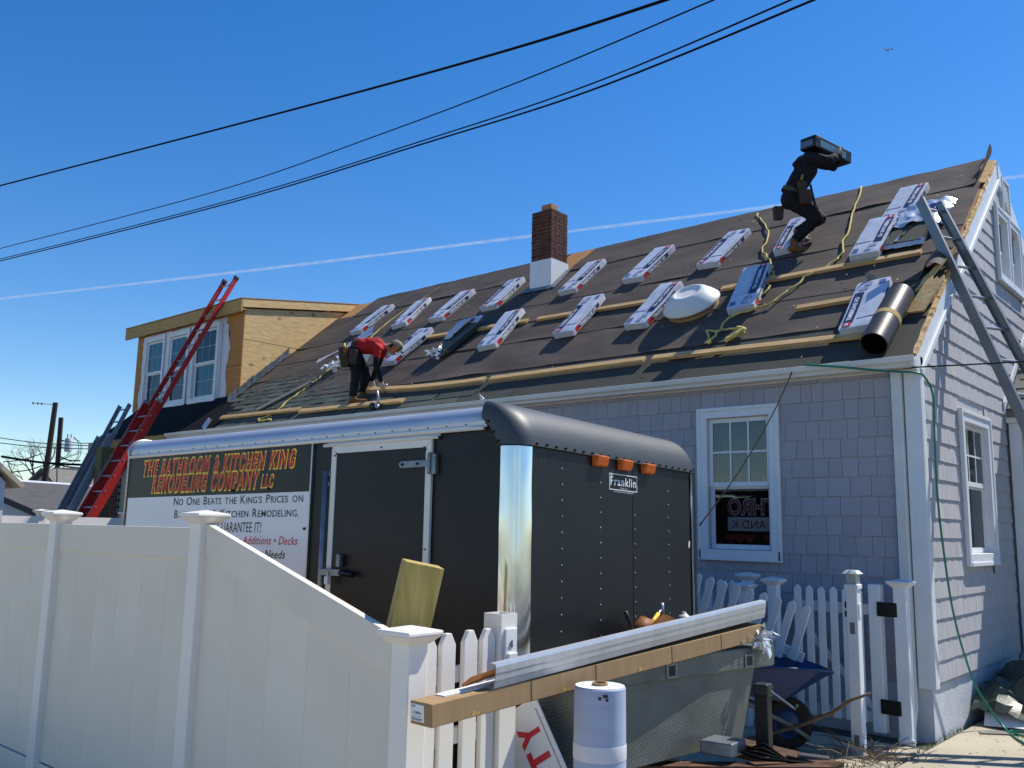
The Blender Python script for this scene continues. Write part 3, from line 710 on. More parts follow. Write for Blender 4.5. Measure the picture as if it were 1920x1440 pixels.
# ---- left end under the eave: brick pier, door, porch
b = B(); b.box(-17.95, -17.40, YF - .05, YF - .003, 0, 3.05); o_ = b.build('brick_pier', M_['mortar'], house)
q = B(); q.box(-.095, .095, 0, .02, 0, .055); bme = q.mesh('pier_brick', M_['brick'])[0]
for c in range(20):
    for k in range(3):
        x = -17.90 + .2 * k + (.1 if c % 2 else 0) - .0
        if x < -17.42: place('brick', bme, o_, (x + .04, YF - .058, 1.7 + .065 * c))
b = B(); b.box(-17.38, -16.75, YF - .04, YF - .003, .45, 2.68); dr = b.build('door', M_['bggrey'], house, bevel=.004)
b = B(); b.box(-17.27, -16.9, YF - .05, YF - .041, 1.95, 2.5); b.build('door_glass', M_['bgdark'], dr)
# ---- side ell at the back of the gable
EY = 11.45
b = B(); b.box(XG + .02, -.2, EY + .45, EY + 3.2, .0, 3.02); b.build('ell_wall', M_['bggrey'], house)
b = B(); b.box(XG + .025, -.1, EY - .02, EY + .04, 3.0, 3.14); b.box(XG + .025, -.1, EY + .04, EY + .5, 3.0, 3.03); b.build('ell_gutter', M_['gutter'], house, bevel=.01)
b = B(); b.box(XG + .04, XG + .16, EY + .03, EY + .15, 0, 3.0); b.build('ell_column', M_['whitepaint'], house, bevel=.006)
b = B(); b.prism([(XG + .04, EY - .04, 3.13), (XG + .04, EY + 2.4, 3.13 + 2.44 * .78), (XG + .04, EY + 2.4, 3.05 + 2.44 * .78), (XG + .04, EY - .04, 3.06)], (2.4, 0, 0)); b.build('ell_roof', M_['roofgrey'], house)
b = B(); b.prism([(XG + .018, EY - .06, 3.15), (XG + .018, EY + 2.4, 3.15 + 2.46 * .78), (XG + .018, EY + 2.4, 3.24 + 2.46 * .78), (XG + .018, EY - .06, 3.24)], (.02, 0, 0)); b.build('ell_flashing', M_['whitepaint'], house)
for k in range(13):
    for q_ in range(7):
        b = B(); y = EY - .02 + .175 * k; z = 3.135 + (y - EY + .04) * .78; x = XG + .05 + .17 * q_ + .05 * (k % 2)
        lift = .02 + .012 * hnoise(k * 3, q_ * 5)
        b.hexa([(x, y, z + .0), (x + .16, y, z), (x + .16, y + .19, z + .148), (x, y + .19, z + .148), (x, y - .01, z + lift), (x + .16, y - .01, z + lift * .8), (x + .16, y + .19, z + .158), (x, y + .19, z + .158)])
        b.build('ell_shingle', M_['roofgrey'], house)
window(house, wf((XG + .35, EY + .44, .55), (1, 0, 0), (0, 0, 1)), .82, 1.95, .06, (2, 3), (1, 1), 'glassclear', 'glassdark', .45, name='ell_door', tp=.02)

# ================================================================== trailer (frame: x forward, y across, z up)
def trailer_frame():
    a, b_, g = R(4.541), R(-.951), R(-.845)
    M = Matrix.Rotation(a, 4, 'Z') @ Matrix.Rotation(b_, 4, 'Y') @ Matrix.Rotation(g, 4, 'X')
    M.translation = (-3.055, 3.559, 2.136); return M
TM = trailer_frame()
tr = thing('cargo_trailer', 'black enclosed cargo trailer with a painted company sign and chrome corners', 'trailer', None, M=TM)
LX, WY, ZB = -3.62, 2.13, -1.68
b = B(); b.box(LX, -.09, 0, WY, ZB, .115); b.box(-.09, 0, .105, WY - .105, ZB, .06); b.build('body', M_['black'], tr)
# front skin: two sheets with a seam, rivets
for y0, y1 in ((.12, 1.203), (1.209, WY - .02)):
    b = B(); b.box(.001, .006, y0, y1, -1.3, .04); b.build('front_panel', M_['black'], tr)
rv = B(); rv.sphere((0, 0, 0), .0065, 8, 4, (.6, 1, 1)); rv_me, _ = rv.mesh('rivet', M_['galv'], True)
for y in (.405, .817, 1.229, 1.686):
    for k in range(13):
        z = -.10 - .0875 * k
        if y == 1.229 and k < 2: continue
        place('rivet', rv_me, tr, (.008, y + random.uniform(-.002, .002), z + (0 if y == .405 else -.05)))
# corner posts of polished metal, creased and dented
def corner(y_c, sgn, name):
    b = B(); r = .095
    def fn(u, v):
        z = -1.65 + 1.644 * v; dent = .004 * hnoise(z * 5, u * 4, 3) + .006 * max(0, hnoise(z * 2.2, 7, 4)) * math.sin(u * 3.1)
        L = .012; tot = 2 * L + r * math.pi / 2; d_ = u * tot
        if d_ < L: x, y, nx, ny = -r - (L - d_), 0, 0, -1
        elif d_ > tot - L: x, y, nx, ny = 0, r + (d_ - tot + L), 1, 0
        else:
            a = (d_ - L) / r; x = -r + r * math.sin(a); y = r - r * math.cos(a); nx, ny = math.sin(a), -math.cos(a)
        o = .013 + dent + (.004 if .46 < u < .54 else 0)
        return (x + nx * o, y_c + sgn * (y + ny * o), z)
    b.grid(fn, 26, 46); b.build(name, M_['chrome'], tr, smooth=True)
corner(0, 1, 'corner_trim'); corner(WY, -1, 'corner_trim')
# moulded nose cap
b = B(); r = .125; plan = []
plan += [(-.235, -.018, 0, -1), (-.17, -.018, 0, -1), (-.115, -.018, 0, -1)]
for i in range(1, 8):
    a = math.pi / 2 * i / 8; plan.append((-.115 + .14 * math.sin(a), -.018 + .14 * (1 - math.cos(a)), math.sin(a), -math.cos(a)))
for i in range(21): plan.append((.025, .122 + (WY - .244) * i / 20, 1, 0))
for i in range(1, 8):
    a = math.pi / 2 * i / 8; plan.append((-.115 + .14 * math.cos(a), WY + .018 - .14 * (1 - math.sin(a)), math.cos(a), math.sin(a)))
plan += [(-.115, WY + .018, 0, 1), (-.17, WY + .018, 0, 1), (-.235, WY + .018, 0, 1)]
nv = 12; V = []
for (x, y, nx, ny) in plan:
    zb = 0.0 if x > -.11 else .0 + (-.11 - x) / .085 * .135; zb = min(zb, .15)
    for k in range(nv + 1):
        a = math.pi / 2 * k / nv
        ix = x + .236; iy = .05 * abs(ny)
        V.append((x - ix * (1 - math.cos(a)), y - math.copysign(iy, ny) * (1 - math.cos(a)) * (1 if ny else 0), zb + (.250 - zb) * math.sin(a)))
np_ = len(plan)
fs = [(i * (nv + 1) + k, (i + 1) * (nv + 1) + k, (i + 1) * (nv + 1) + k + 1, i * (nv + 1) + k + 1) for i in range(np_ - 1) for k in range(nv)]
fs.append(tuple(i * (nv + 1) + nv for i in range(np_)))
fs.append(tuple(list(range(0, nv + 1)) + [(np_ - 1) * (nv + 1) + k for k in range(nv, -1, -1)]))
b.add(V, fs); b.build('nose_cap', M_['nosecap'], tr, smooth=True, angle=50)
sc_ = B(); sc_.tube([(0, 0, 0), (.012, 0, 0)], .007, 6); sc_me, _ = sc_.mesh('screw', M_['blackiron'])
for k in range(21): place('screw', sc_me, tr, (.03, .13 + .0935 * k, .012))
for p in ((-.118, -.02, .02), (-.15, -.02, .07), (-.19, -.02, .13)): place('screw', sc_me, tr, p)
# roof edge: rolled aluminium, flat flange, drip tube
b = B(); b.grid(lambda u, v: (LX - .01 + (3.62 - .2) * u, .105 - .12 * math.cos(v * math.pi / 2 - .0) , .135 + .095 * math.sin(v * math.pi / 2)), 6, 10)
b.build('roof_edge', M_['aluflat'], tr, smooth=True)
b = B(); b.box(LX + .02, -.2, .1, WY, .20, .228); b.build('roof', M_['aluflat'], tr)
b = B(); b.box(LX - .005, -.205, -.014, -.001, .102, .137); b.build('edge_flange', M_['gutter'], tr, bevel=.003)
b = B(); b.tube([(LX, -.022, .097), (-.215, -.022, .097)], .0125, 10); b.build('drip_tube', M_['gutter'], tr, smooth=True)
for k in range(25): place('screw', sc_me, tr, (LX + .1 + .138 * k, -.012, .122), (.7, .7, .7))
b = B(); pts = []
for i in range(9):
    a = math.pi / 2 * i / 8; pts.append((LX - .012, .10 - .125 * math.cos(a) * 1.0, .135 + .1 * math.sin(a)))
b.tube([(LX - .012, -.012, -.9), (LX - .012, -.016, .1)] + pts + [(LX - .012, .5, .236)], .012, 6); b.build('end_moulding', M_['alu'], tr, smooth=True)
# painted signs on the side
b = B(); b.box(LX + .01, -1.585, -.012, -.001, -.207, .088); b.build('sign_panel', M_['signblack'], tr, label='glossy black upper sign panel with red and yellow company name')
b = B(); b.box(LX + .01, -1.585, -.012, -.001, -.755, -.209); sw = b.build('sign_panel', M_['signwhite'], tr, label='white lower sign panel with black slogan lettering')
b = B(); b.box(-1.584, -1.572, -.016, -.001, -.755, .09); b.build('sign_edge', M_['alu'], tr)
b = B(); b.box(LX + .01, -1.585, -.010, -.001, -.90, -.757); b.build('sign_backing', M_['blackmatte'], tr)
for p in ((-1.612, -.013, -.437), (-2.35, -.013, -.185), (-1.98, -.013, -.183)): place('screw', sc_me, tr, p, (1.3, 1.3, 1.3))
sf = lambda x, z, o: frame((x, -.0125 - o, z), (1, 0, 0), (0, 0, 1))
def two_tone(t, x, z, w, h, sh=.28):
    lettering(t, sf(x - .008, z - .006, .0006), M_['yellow'], tr, w=w + .018, h=h + .012, shear=sh, offset=.066, spacing=1.3)
    lettering(t, sf(x, z, .0016), M_['red'], tr, w=w, h=h, shear=sh, offset=.040, spacing=1.3)
two_tone('THE BATHROOM & KITCHEN KING', -3.425, -.045, 1.69, .098)
two_tone('REMODELING COMPANY', -3.30, -.170, 1.22, .105)
two_tone('LLC', -2.055, -.166, .115, .068)
def small_caps(words, x, z, w, h, mat):
    """capitals a size larger than the rest of each word"""
    V = []; F_ = []; cx = 0.
    for wd in words.split(' '):
        for i, (chunk, hh) in enumerate(((wd[:1], 1.), (wd[1:], .78))):
            if not chunk: continue
            big = hh if (i or wd not in ('on', 'the')) else .78
            v, f = text_mesh(chunk.upper(), None, h * big, offset=.006); n = len(V)
            V += [(p[0] + cx, p[1], 0) for p in v]; F_ += [tuple(q + n for q in ff) for ff in f]
            cx += v[:, 0].max() + .010
        cx += .030
    k = w / (cx - .04); b = B(); M = sf(x, z, .001); b.add([M @ Vector((p[0] * k, p[1], 0)) for p in V], F_); return b.build('lettering', mat, tr)
small_caps("No One Beats the King's Prices on", -3.015, -.273, 1.375, .055, M_['ink'])
small_caps("Bathroom & Kitchen Remodeling.", -2.995, -.362, 1.32, .055, M_['ink'])
lettering("GUARANTEE IT!", sf(-2.49, -.460, .001), M_['ink'], tr, w=.46, h=.066, offset=.004)
lettering("ing \u2022 Additions \u2022 Decks", sf(-2.36, -.536, .001), M_['redsoft'], tr, w=.69, h=.052, shear=.25, offset=.008)
lettering("ent Needs", sf(-2.10, -.622, .001), M_['ink'], tr, w=.32, h=.052, shear=.25, offset=.01)
# side door: drip rail, frame, bar lock, strap hinge
b = B(); b.box(-1.45, -.525, -.016, -.001, .071, .092); b.build('door_flange', M_['alu'], tr, bevel=.002)
b = B(); b.tube([(-1.462, -.022, .066), (-.538, -.022, .066)], .011, 10); b.build('door_drip_tube', M_['gutter'], tr, smooth=True)
b = B(); b.box(-1.348, -.628, -.016, -.001, -1.55, .02); door = b.build('door', M_['black'], tr)
fx0, fx1, fz1 = -1.392, -.583, .056; wd = .042
b = B()
b.prism([(fx0, -.022, fz1), (fx1, -.022, fz1), (fx1 - wd, -.022, fz1 - wd), (fx0 + wd, -.022, fz1 - wd)], (0, .02, 0)); b.build('door_rail', M_['gutter'], tr, bevel=.002)
for x, x2 in ((fx0, fx0 + wd), (fx1, fx1 - wd)):
    b = B(); b.prism([(x, -.022, fz1 - .003), (x2, -.022, fz1 - wd - .002), (x2, -.022, -1.6), (x, -.022, -1.6)], (0, .02, 0)); b.build('door_stile', M_['gutter'], tr, bevel=.002)
for x, z in ((-.632, .012), (-.622, .0), (-1.345, .012), (-1.36, 0), (-.607, -.55), (-.97, .03)): place('screw', sc_me, tr, (x, -.025, z), (.7, .7, .7))
b = B(); b.tube([(-1.425, -.03, -1.5), (-1.425, -.03, -.09)], .017, 10); b.build('lock_bar', M_['galv'], tr, smooth=True)
for z in (-.10, -.165): 
    b = B(); b.box(-1.46, -1.40, -.024, -.001, z - .02, z + .012); b.build('bar_bracket', M_['galv'], tr, bevel=.004)
b = B(); b.box(-.80, -.59, -.032, -.022, -.098, -.058); b.tube([(-.8, -.032, -.078), (-.8, -.022, -.078)], .02, 12); b.build('strap_hinge', M_['galv'], tr, bevel=.003)
b = B(); b.box(-.583, -.545, -.03, -.001, -.14, -.025); b.tube([(-.587, -.034, -.14), (-.587, -.034, -.02)], .012, 8); b.build('hinge_plate', M_['galv'], tr, bevel=.003)
for x in (-.79, -.675): place('screw', sc_me, tr, (x, -.035, -.078))
b = B(); b.box(-1.40, -1.235, -.06, -.03, -.712, -.672); b.box(-1.275, -1.245, -.055, -.025, -.66, -.60); b.tube([(-1.26, -.055, -.60), (-1.26, -.025, -.60)], .017, 10); b.build('latch', M_['galv'], tr, bevel=.003)
b = B(); b.tube([(-1.24, -.05, -.692), (-1.13, -.055, -.70)], .016, 8); b.build('latch_handle', M_['blackiron'], tr, smooth=True)
b = B(); b.box(-1.345, -1.315, -.075, -.055, -.76, -.715); b.tube([(-1.34, -.065, -.72), (-1.33, -.065, -.69), (-1.32, -.065, -.72)], .004, 6); b.build('padlock', M_['gutter'], tr, bevel=.004)
# clearance lamps
for y in (.788, 1.083, 1.381):
    b = B(); b.hexa([(.006, y - .07, -.058), (.04, y - .062, -.054), (.04, y + .062, -.054), (.006, y + .07, -.058), (.006, y - .072, .012), (.055, y - .064, .006), (.055, y + .064, .006), (.006, y + .072, .012)])
    b.build('clearance_lamp', M_['amber'], tr, bevel=.008)
# maker's plate
F0 = lambda y, z: frame((.0085, y, z), (0, 1, 0), (0, 0, 1))
b = B(); y0, y1, z0, z1, t = .919, 1.262, -.181, -.082, .005
for (a, c, d, e) in ((y0, y1, z1 - t, z1), (y0, y1, z0, z0 + t), (y0, y0 + t, z0 + t, z1 - t), (y1 - t, y1, z0 + t, z1 - t)): b.box(.0065, .0082, a, c, d, e)
b.build('plate_border', M_['inkwhite'], tr)
lettering('Franklin', F0(.932, -.152), M_['inkwhite'], tr, w=.315, h=.052, offset=.012, spacing=1.15)
lettering('Trailers, Inc.', F0(1.05, -.171), M_['inkwhite'], tr, w=.09, h=.009)
lettering('E', F0(.935, -.097), M_['inkwhite'], tr, w=.03, h=.007)
lettering('111 Franklin Road \u2022 (000) 000', F0(.97, -.194), M_['inkwhite'], tr, w=.24, h=.0085)
b = B(); b.add([(.0075, 1.985, -.49), (.0075, 1.995, -.462), (.0075, 2.008, -.478), (.0075, 2.001, -.51), (.0075, 1.988, -.52)], [(0, 1, 2, 3, 4)]); b.build('paint_chip', M_['inkwhite'], tr)
# tongue, tool box, jack
b = B(); b.prism([(-.1, .25, -1.72), (1.25, 1.0, -1.66), (1.25, 1.13, -1.66), (-.1, .40, -1.72)], (0, 0, .08)); b.prism([(-.1, WY - .25, -1.72), (1.25, 1.13, -1.66), (1.25, 1.0, -1.66), (-.1, WY - .40, -1.72)], (0, 0, .08))
b.build('tongue', M_['rust'], tr)
tbl = B(); ya, yb = .17, 1.435
ya = .0; tbl.hexa([(.16, ya, -1.60), (.40, ya, -1.60), (.64, yb - .14, -1.58), (.16, yb - .12, -1.58), (.10, ya, -1.19), (.41, ya, -1.19), (.672, yb, -1.19), (.10, yb, -1.19)])
tbx = tbl.build('tool_box', M_['tread'], tr, bevel=.006)
b = B(); b.hexa([(.02, ya - .05, -1.195), (.425, ya - .05, -1.195), (.728, 1.61, -1.195), (.02, 1.61, -1.195), (.02, ya - .05, -1.075), (.425, ya - .05, -1.075), (.728, 1.61, -1.075), (.02, 1.61, -1.075)]); b.build('lid', M_['tread'], tbx, bevel=.012)
for y in (.62, 1.335):
    LF = Matrix.Translation((.434 + .1825 * y, y, 0)) @ Matrix.Rotation(-math.atan(.1825), 4, 'Z')
    b = B(); b.box(.001, .006, -.045, -.03, -1.185, -1.11, M=LF); b.box(.001, .006, .03, .045, -1.185, -1.11, M=LF); b.box(.001, .006, -.03, .03, -1.122, -1.11, M=LF); b.box(.001, .006, -.03, .03, -1.185, -1.173, M=LF)
    lt = b.build('paddle_latch', M_['galv'], tbx, bevel=.002)
    b = B(); b.box(.001, .003, -.03, .03, -1.173, -1.122, M=LF); b.build('latch_recess', M_['blackiron'], tbx)
JX, JY = .86, 1.065
b = B(); b.box(JX - .035, JX + .035, JY - .035, JY + .035, -1.60, -1.26); b.build('jack_post', M_['blackiron'], tr, bevel=.006)
b = B(); b.box(JX - .04, JX + .045, JY - .045, JY + .045, -1.29, -1.225); b.build('jack_cap', M_['blackmatte'], tr, bevel=.012)
b = B(); b.tube([(JX + .04, JY, -1.26), (JX + .13, JY + .12, -1.36), (JX + .14, JY + .125, -1.335)], .006, 6); b.build('jack_crank', M_['galv'], tr)
b = B(); b.tube([(JX + .0, JY, -2.05), (JX, JY, -1.6)], .026, 10); b.box(JX - .09, JX + .09, JY - .09, JY + .09, -2.075, -2.05); b.build('jack_foot', M_['galv'], tr)
b = B(); b.box(JX - .09, JX + .09, JY - .09, JY + .09, -1.60, -1.585); b.build('jack_plate', M_['rust'], tr, bevel=.004)
b = B(); b.hexa([(1.05, JY - .06, -1.70), (1.45, JY - .04, -1.70), (1.45, JY + .04, -1.70), (1.05, JY + .06, -1.70), (1.05, JY - .06, -1.60), (1.38, JY - .035, -1.60), (1.38, JY + .035, -1.60), (1.05, JY + .06, -1.60)])
b.sphere((1.43, JY, -1.655), .05, 12, 8); b.build('coupler', M_['galv'], tr, bevel=.006)
b = B(); b.cyl((1.02, JY + .05, -1.59), (1.16, JY + .11, -1.60), .032, 12); b.build('plug', M_['blackmatte'], tr, smooth=True, angle=40)
b = B()
for k in range(4):
    b.tube([(JX - .05, JY - .1 - .03 * k, -1.55), (JX + .06, JY - .16 - .02 * k, -1.50 - .02 * k), (JX + .16, JY - .10, -1.58), (JX + .24 + .03 * k, JY + .02, -1.60)], .008, 6)
b.build('wiring', M_['cable'], tr, smooth=True)
b = B(); b.box(JX - .24, JX - .06, JY - .28, JY - .10, -1.57, -1.50); b.build('junction_box', M_['galv'], tr, bevel=.008)
for y in (-.06, WY + .06):
    b = B(); b.lathe([(.12, -.09), (.30, -.095), (.345, -.07), (.345, .07), (.30, .095), (.12, .09)], 32, Matrix.Translation((-2.0, y + (.16 if y < 0 else -.16), -1.79)) @ Matrix.Rotation(R(90), 4, 'X'))
    b.build('wheel', M_['rubber'], tr, smooth=True, angle=40)

# ================================================================== white fences
def post_cap(x, y, z, w, parent, mat='white'):
    b = B(); h = w / 2 + .045
    b.hexa([(x - w / 2 - .005, y - w / 2 - .005, z - .05), (x + w / 2 + .005, y - w / 2 - .005, z - .05), (x + w / 2 + .005, y + w / 2 + .005, z - .05), (x - w / 2 - .005, y + w / 2 + .005, z - .05),
            (x - h, y - h, z - .012), (x + h, y - h, z - .012), (x + h, y + h, z - .012), (x - h, y + h, z - .012)])
    b.hexa([(x - h, y - h, z - .012), (x + h, y - h, z - .012), (x + h, y + h, z - .012), (x - h, y + h, z - .012), (x - h, y - h, z + .006), (x + h, y - h, z + .006), (x + h, y + h, z + .006), (x - h, y + h, z + .006)])
    b.hexa([(x - h, y - h, z + .006), (x + h, y - h, z + .006), (x + h, y + h, z + .006), (x - h, y + h, z + .006), (x - .01, y - .01, z + .024), (x + .01, y - .01, z + .024), (x + .01, y + .01, z + .024), (x - .01, y + .01, z + .024)])
    return b.build('post_cap', M_[mat], parent, bevel=.005)
pf = thing('privacy_fence', 'tall solid white vinyl fence whose last panel slopes down', 'fence', (-4.5, 2.655, 0))
FY = 2.658
for x, zt_ in ((-8.32, 1.72), (-6.34, 1.72), (-4.525, 1.72), (-2.857, 1.262)):
    b = B(); b.box(x - .054, x + .054, FY - .054, FY + .054, -.2, zt_); p = b.build('post', M_['white'], pf, bevel=.006)
    post_cap(x, FY, zt_ + (.02 if zt_ > 1.5 else .005), .108, p)
def zslope(x): return 1.672 + (x + 4.40) / (4.40 - 2.93) * (1.243 - 1.672)
for xa, xb, sl_ in ((-8.266, -6.394, 0), (-6.286, -4.579, 0), (-4.471, -2.911, 1)):
    n = 6 if not sl_ else 5
    for k in range(n):       # tongue-and-groove boards, almost invisible joints
        a = xa + (xb - xa) * k / n; c = xa + (xb - xa) * (k + 1) / n - .0012
        za, zc = (zslope(a), zslope(c)) if sl_ else (1.665, 1.665)
        b = B(); b.hexa([(a, FY - .011, .16), (c, FY - .011, .16), (c, FY + .011, .16), (a, FY + .011, .16), (a, FY - .011, za - .06), (c, FY - .011, zc - .06), (c, FY + .011, zc - .06), (a, FY + .011, za - .06)])
        b.build('board', M_['whitewarm'], pf)
    za, zc = (zslope(xa), zslope(xb)) if sl_ else (1.668, 1.668)
    b = B(); e = .022; hh_ = .17
    b.hexa([(xa, FY - e, za - hh_), (xb, FY - e, zc - hh_), (xb, FY + e, zc - hh_), (xa, FY + e, za - hh_), (xa, FY - e, za), (xb, FY - e, zc), (xb, FY + e, zc), (xa, FY + e, za)])
    b.build('top_rail', M_['whitewarm'], pf, bevel=.004)
    b = B(); b.box(xa, xb, FY - e, FY + e, .0, .149); b.build('bottom_rail', M_['whitewarm'], pf, bevel=.004)
# short picket run turning the corner towards the trailer
pk = thing('picket_run', 'short white picket fence between the sloping fence end and the trailer', 'fence', (-2.89, 3.0, 0))
def picket(parent, M, w, h, t, mat='white', tip=.05, name='picket'):
    """M: x across, y up, z out"""
    b = B(); c = .028
    pts = [(-w / 2, 0), (w / 2, 0), (w / 2, h - tip), (w / 2 - c, h), (-w / 2 + c, h), (-w / 2, h - tip)]
    b.prism([M @ Vector((x, y, 0)) for x, y in pts], (M.to_3x3() @ Vector((0, 0, 1))) * t)
    return b.build(name, M_[mat], parent, bevel=.003)
for y, hgt in ((2.790, 1.235), (2.905, 1.239), (3.047, 1.243), (3.165, 1.242)):
    picket(pk, frame((-2.898, y, -.02), (0, 1, 0), (0, 0, 1)), .088, hgt + .02, .026)
for z in (.28, .76, 1.02):
    b = B(); b.box(-2.93, -2.90, 2.713, 3.215, z, z + .07); b.build('rail', M_['white'], pk, bevel=.003)
b = B(); t = .008; x0, x1, y0, y1 = -2.955, -2.845, 3.218, 3.33
b.box(x0, x1, y0, y0 + t, -.1, 1.305); b.box(x0, x1, y1 - t, y1, -.1, 1.305); b.box(x0, x0 + t, y0 + t, y1 - t, -.1, 1.305); b.box(x1 - t, x1, y0 + t, y1 - t, -.1, 1.305)
b.build('hollow_post', M_['white'], pk)
b = B(); b.box(x1 + .001, x1 + .012, y0 + .02, y1 - .012, .98, 1.24); b.box(x1 + .012, x1 + .024, y0 + .03, y1 - .02, 1.10, 1.13); b.build('mounting_plate', M_['paper'], pk, bevel=.004)
b = B(); b.tube([(x1 + .013, 3.262, 1.165), (x1 + .02, 3.272, 1.185), (x1 + .013, 3.282, 1.155)], .004, 6); b.build('catch', M_['galv'], pk)
# treated block leaning in the corner
BM = frame((-3.27, 2.69, .0), (.55, .835, -.19), (.14, .1, 1)); b = B(); b.box(-.088, .088, 0, 1.565, -.07, .07, M=BM)
b.build('treated_post', mk('treated_lumber', S('#9b8748'), .75, scale=3.5, stretch=(10, 10, 1), col2=S('#c0ab66'), bump=.12, bscale=18), bevel=.003, label='short greenish treated timber block leaning behind the fence end post', cat='timber')
# ================================================================== things round the tool box
Nv, Fv = Vector((-2.625, 2.515, .945)), Vector((-2.505, 5.06, 1.09))
CM = frame(Nv, Vector((0, 0, 1)).cross(Fv - Nv) * -1, Fv - Nv); Lb = (Fv - Nv).length     # x: to the right, y: along, z: up
cbt = thing('carton', 'long flat brown cardboard carton lying across the silver tool box', 'box', tuple(Nv))
b = B(); 
def cfn(u, v): return None
for (a, c, s0, s1) in ((0, 1, 0, 0),):
    b.box(-.062, .062, 0, Lb, 0, .088, M=CM)
b.build('carton_body', M_['cardboard'], cbt, bevel=.004)
b = B(); b.box(-.055, .02, -.0015, -.0005, .014, .078, M=CM); b.build('label_sheet', M_['paper'], cbt)
lf = lambda x, z: CM @ frame((x, -.0025, z), (1, 0, 0), (0, 0, 1))
lettering('GAF', lf(-.05, .066), M_['navy'], cbt, h=.008, offset=.02); lettering('COBRA', lf(-.045, .042), M_['ink'], cbt, h=.010, offset=.01); lettering('RIDGE VENT', lf(-.045, .030), M_['greyprint'], cbt, h=.006); lettering('EXHAUST', lf(-.05, .018), M_['ink'], cbt, w=.06, h=.008, offset=.02)
for k, yy in enumerate((.56, 1.0, 1.62, 2.1)):
    b = B(); b.box(.0625, .0632, yy, yy + .004, .002, .086, M=CM); b.build('crease', M_['leatherdark'], cbt)
for yy in (.20, .75, 1.32):
    b = B(); pts = [(0, 0), (.05, .004), (.06, .012), (.035, .016), (.02, .028), (.012, .014)]
    b.add([CM @ Vector((.0645, yy + p, .004 + q)) for p, q in pts], [tuple(range(6))]); b.build('torn_edge', M_['fascia'], cbt)
# aluminium edge trim lying on the carton
TMm = frame(Nv + Vector((.028, 0, .0)) + (Fv - Nv).normalized() * .33 + Vector((0, 0, .092)), Vector((0, 0, 1)).cross(Fv - Nv) * -1, (Fv - Nv) + Vector((.0, 0, .035)))
prof = [(-.075, -.004), (-.02, -.006), (.030, -.004), (.037, .0), (.042, .022), (.045, .030), (.047, .052), (.050, .060), (.052, .085), (.048, .098), (.02, .100), (.018, .097), (.045, .094), (.048, .084), (.046, .060), (.043, .052), (.041, .030), (.038, .022), (.033, .004), (.029, .0), (-.02, -.002), (-.075, 0)]
b = B(); b.prism([TMm @ Vector((x, 0, z)) for x, z in prof], (TMm.to_3x3() @ Vector((0, 1, 0))) * (Lb - .30))
b.build('metal_trim', M_['aluflat'], label='long ribbed aluminium trim strip lying on the brown carton', cat='metal trim')
b = B(); b.prism([TMm @ Vector((x, -.22, z)) for x, z in ((-.075, -.003), (-.02, -.003), (-.02, .004), (-.075, .004))], (TMm.to_3x3() @ Vector((0.01, 1, 0))) * 2.2)
b.build('white_batten', M_['whitepaint'], label='thin white batten under the aluminium trim on the carton', cat='batten')
b = B(); b.prism([TMm @ Vector((x, -.10, z)) for x, z in ((-.045, .012), (.005, .040), (.008, .060), (-.05, .022))], (TMm.to_3x3() @ Vector((0.0, 1, .06))) * .5)
b.build('torn_wrapper', mk('orange_board', S('#c07a4c'), .8, var=.15, scale=12), label='torn orange card sticking out of the aluminium trim end', cat='card')
# crumpled clear plastic at the far end of the carton
random.seed(3)
b = B(); c0 = Fv + Vector((.075, -.03, .02))
for k in range(70):
    p = c0 + Vector((random.gauss(0, .03), random.gauss(0, .05), random.gauss(-.01, .03))); q = p + Vector((random.uniform(-.05, .05), random.uniform(-.05, .05), random.uniform(-.05, .04))); r_ = p + Vector((random.uniform(-.04, .04), random.uniform(-.05, .05), random.uniform(-.05, .03)))
    b.add([p, q, r_], [(0, 1, 2)])
b.add([c0 + Vector((.02, -.05, -.02)), c0 + Vector((.03, .03, -.02)), c0 + Vector((.05, .02, -.10)), c0 + Vector((.05, -.01, -.12))], [(0, 1, 2, 3)])
b.build('plastic_scrap', M_['plastic'], label='crumpled clear plastic hanging at the far carton end', cat='plastic scrap', kind='thing')
# roll of house wrap
rl = thing('wrap_roll', 'upright pale blue roll of house wrap before the tool box', 'roll', (-2.361, 3.322, 0))
RMm = Matrix.Translation((-2.361, 3.322, 0))
b = B(); b.lathe([(.04, .02), (.110, .0), (.113, .05), (.111, .3), (.113, .6), (.112, .9), (.111, 1.03), (.106, 1.037), (.034, 1.037)], 40, RMm); b.build('wrap_body', M_['rollblue'], rl, smooth=True, angle=35)
b = B(); b.lathe([(.1135, .74), (.1145, .745), (.1145, .80), (.1135, .805)], 40, RMm); b.build('tape_band', M_['tyvek'], rl, smooth=True)
b = B(); b.lathe([(.106, 1.0378), (.034, 1.0378)], 40, RMm); b.build('roll_end', M_['paper'], rl)
b = B(); b.lathe([(.026, .98), (.026, 1.05), (.034, 1.05), (.034, .98)], 20, RMm); b.build('cardboard_core', M_['cardboard'], rl, smooth=True, angle=35)
for dx, z, w in ((.0, 1.005, .02), (-.02, .995, .012), (.012, .99, .01)):
    b = B(); b.box(dx, dx + w, -.1155, -.1145, z, z + .012, M=RMm @ Matrix.Rotation(R(42), 4, 'Z')); b.build('print_mark', M_['ink'], rl)
